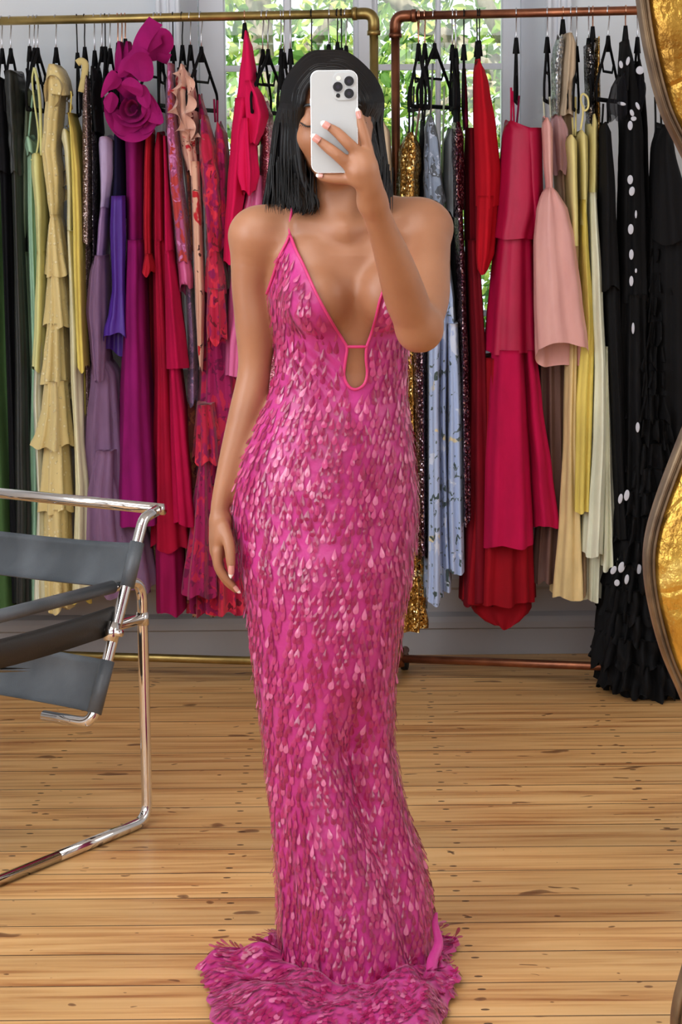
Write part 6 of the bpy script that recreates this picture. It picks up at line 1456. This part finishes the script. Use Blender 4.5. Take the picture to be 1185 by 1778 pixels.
# pool rows: normals point up
NRM[NRd:][NRM[NRd:, :, 2] < 0] *= -1
arc = np.concatenate([[0], np.cumsum(np.linalg.norm(np.diff(GA, axis=0), axis=2).mean(1))])
SV = []; SF = []
prof = [(0, 0), (.12, .10), (.30, .22), (.52, .40), (.72, .48), (.88, .40), (1.0, .0), (.88, -.40), (.72, -.48), (.52, -.40), (.30, -.22), (.12, -.10)]
prof = np.array(prof)
def stitch(p_, nr, dn, s_, j0, off, tk=1.0):
    dn = dn - nr * dn.dot(nr); dn /= np.linalg.norm(dn) + 1e-9; sd = np.cross(nr, dn)
    fl_ = math.sin(s_ * 9 + j0 * .05); a1 = rq.gauss(-.12 + .12 * fl_, .09); tl = .10 + .06 * math.sin(s_ * 23 - j0 * .09) + abs(rq.gauss(0, .05)) + (.25 if rq.random() < .03 else 0); tw = rq.gauss(.10 * math.sin(s_ * 14 + j0 * .12), .09)
    tl *= tk; tw *= tk
    d2 = dn * math.cos(a1) + sd * math.sin(a1); s2 = np.cross(nr, d2); d3 = d2 * math.cos(tl) + nr * math.sin(tl); n3 = np.cross(d3, s2)
    if n3.dot(nr) < 0: n3 = -n3
    s3 = s2 * math.cos(tw) + n3 * math.sin(tw); Ls = .0225 * rq.uniform(.85, 1.1); Ws = .0104 * rq.uniform(.85, 1.1)
    base = p_ + nr * off; n0 = len(SV)
    for (a_, w_) in prof: SV.append(base + d3 * Ls * a_ + s3 * Ws * w_)
    SV.append(base + d3 * Ls * .62 + n3 * .0009)
    for q in range(12): SF.append((n0 + q, n0 + (q + 1) % 12, n0 + 12))
row = 0; s_ = .006
while s_ < arc[NRd] - .004:
    fi = float(np.interp(s_, arc, np.arange(NA))); i0 = min(NA - 2, int(fi)); ff = fi - i0
    ring = GA[i0] * (1 - ff) + GA[i0 + 1] * ff; seg = np.linalg.norm(np.roll(ring, -1, 0) - ring, axis=1); per = seg.sum(); cum = np.concatenate([[0], np.cumsum(seg)])
    n = int(per / .0118); sh = (row * .38) % 1.0
    for k in range(n):
        u_ = ((k + sh + rq.uniform(-.12, .12)) / n * per) % per; fj = float(np.interp(u_, cum, np.arange(NCd + 1))); j0 = int(fj) % NCd; gj = fj - int(fj); j1 = (j0 + 1) % NCd
        if not (keep[i0, j0] and keep[min(i0 + 2, NA - 1), j0] and keep[i0, j1]): continue
        if rq.random() < .05 or (math.sin(2 * PI * (u_ + .55 * s_ + .01 * math.sin(s_ * 11)) / .043) > .70 and rq.random() < .72): continue
        p_ = ring[j0] * (1 - gj) + ring[j1] * gj; nr = NRM[i0, j0]
        if nr[1] > .55 and abs(nr[0]) < .8 and k % 2: continue      # the back is sparser, it is never seen
        stitch(p_, nr, DN[i0, j0], s_, j0, .0012)
    s_ += .0135; row += 1
for i in range(NRd, NA - 4):
    for j in range(NCd):
        e1 = GA[i + 1, j] - GA[i, j]; e2 = GA[i, (j + 1) % NCd] - GA[i, j]; ar = np.linalg.norm(np.cross(e1, e2))
        if rq.random() < ar / .00015:
            nr = NRM[i, j]; stitch(GA[i, j], nr, DN[i, j], i * .02, j, .003, .35)
mb = MB(); mb.V = [np.array(SV)]; mb.Fc = SF; mb.M = [0] * len(SF); mb.n = len(SV)
so = mesh('sequins', mb, M['sequin'], gw, smooth=False); so['kind'] = 'stuff'; so['label'] = 'glossy translucent pink teardrop sequins'

# turned-over edges of the hem where the train folds back on itself
def hem_fold(pts, w):
    pp = np.array(smooth_path(pts, 8)); n = len(pp); T_ = np.gradient(pp, axis=0); T_ /= np.linalg.norm(T_, axis=1)[:, None]; V = []
    for i in range(n):
        s = i / (n - 1); b = np.cross(T_[i], (0, -1, .3)); b /= np.linalg.norm(b); c = np.cross(b, T_[i]); ww = w * (.25 + .75 * math.sin(PI * s) ** .6)
        for j in range(9):
            g = PI * j / 8; V.append(pp[i] + b * ww * math.cos(g) - c * ww * .55 * math.sin(g) * (1 if (c[1] > 0) else -1) + b * .003 * math.sin(s * 25))
    mb = MB(); mb.add(V, gridF(n, 9)); mesh('hem_fold', mb, M['gown'], gw)
hem_fold([P(758, 1585, 3.80), P(759, 1640, 3.745), P(748, 1690, 3.69), P(722, 1735, 3.64), P(690, 1775, 3.60), FL(655, 1815, .03)], .011)
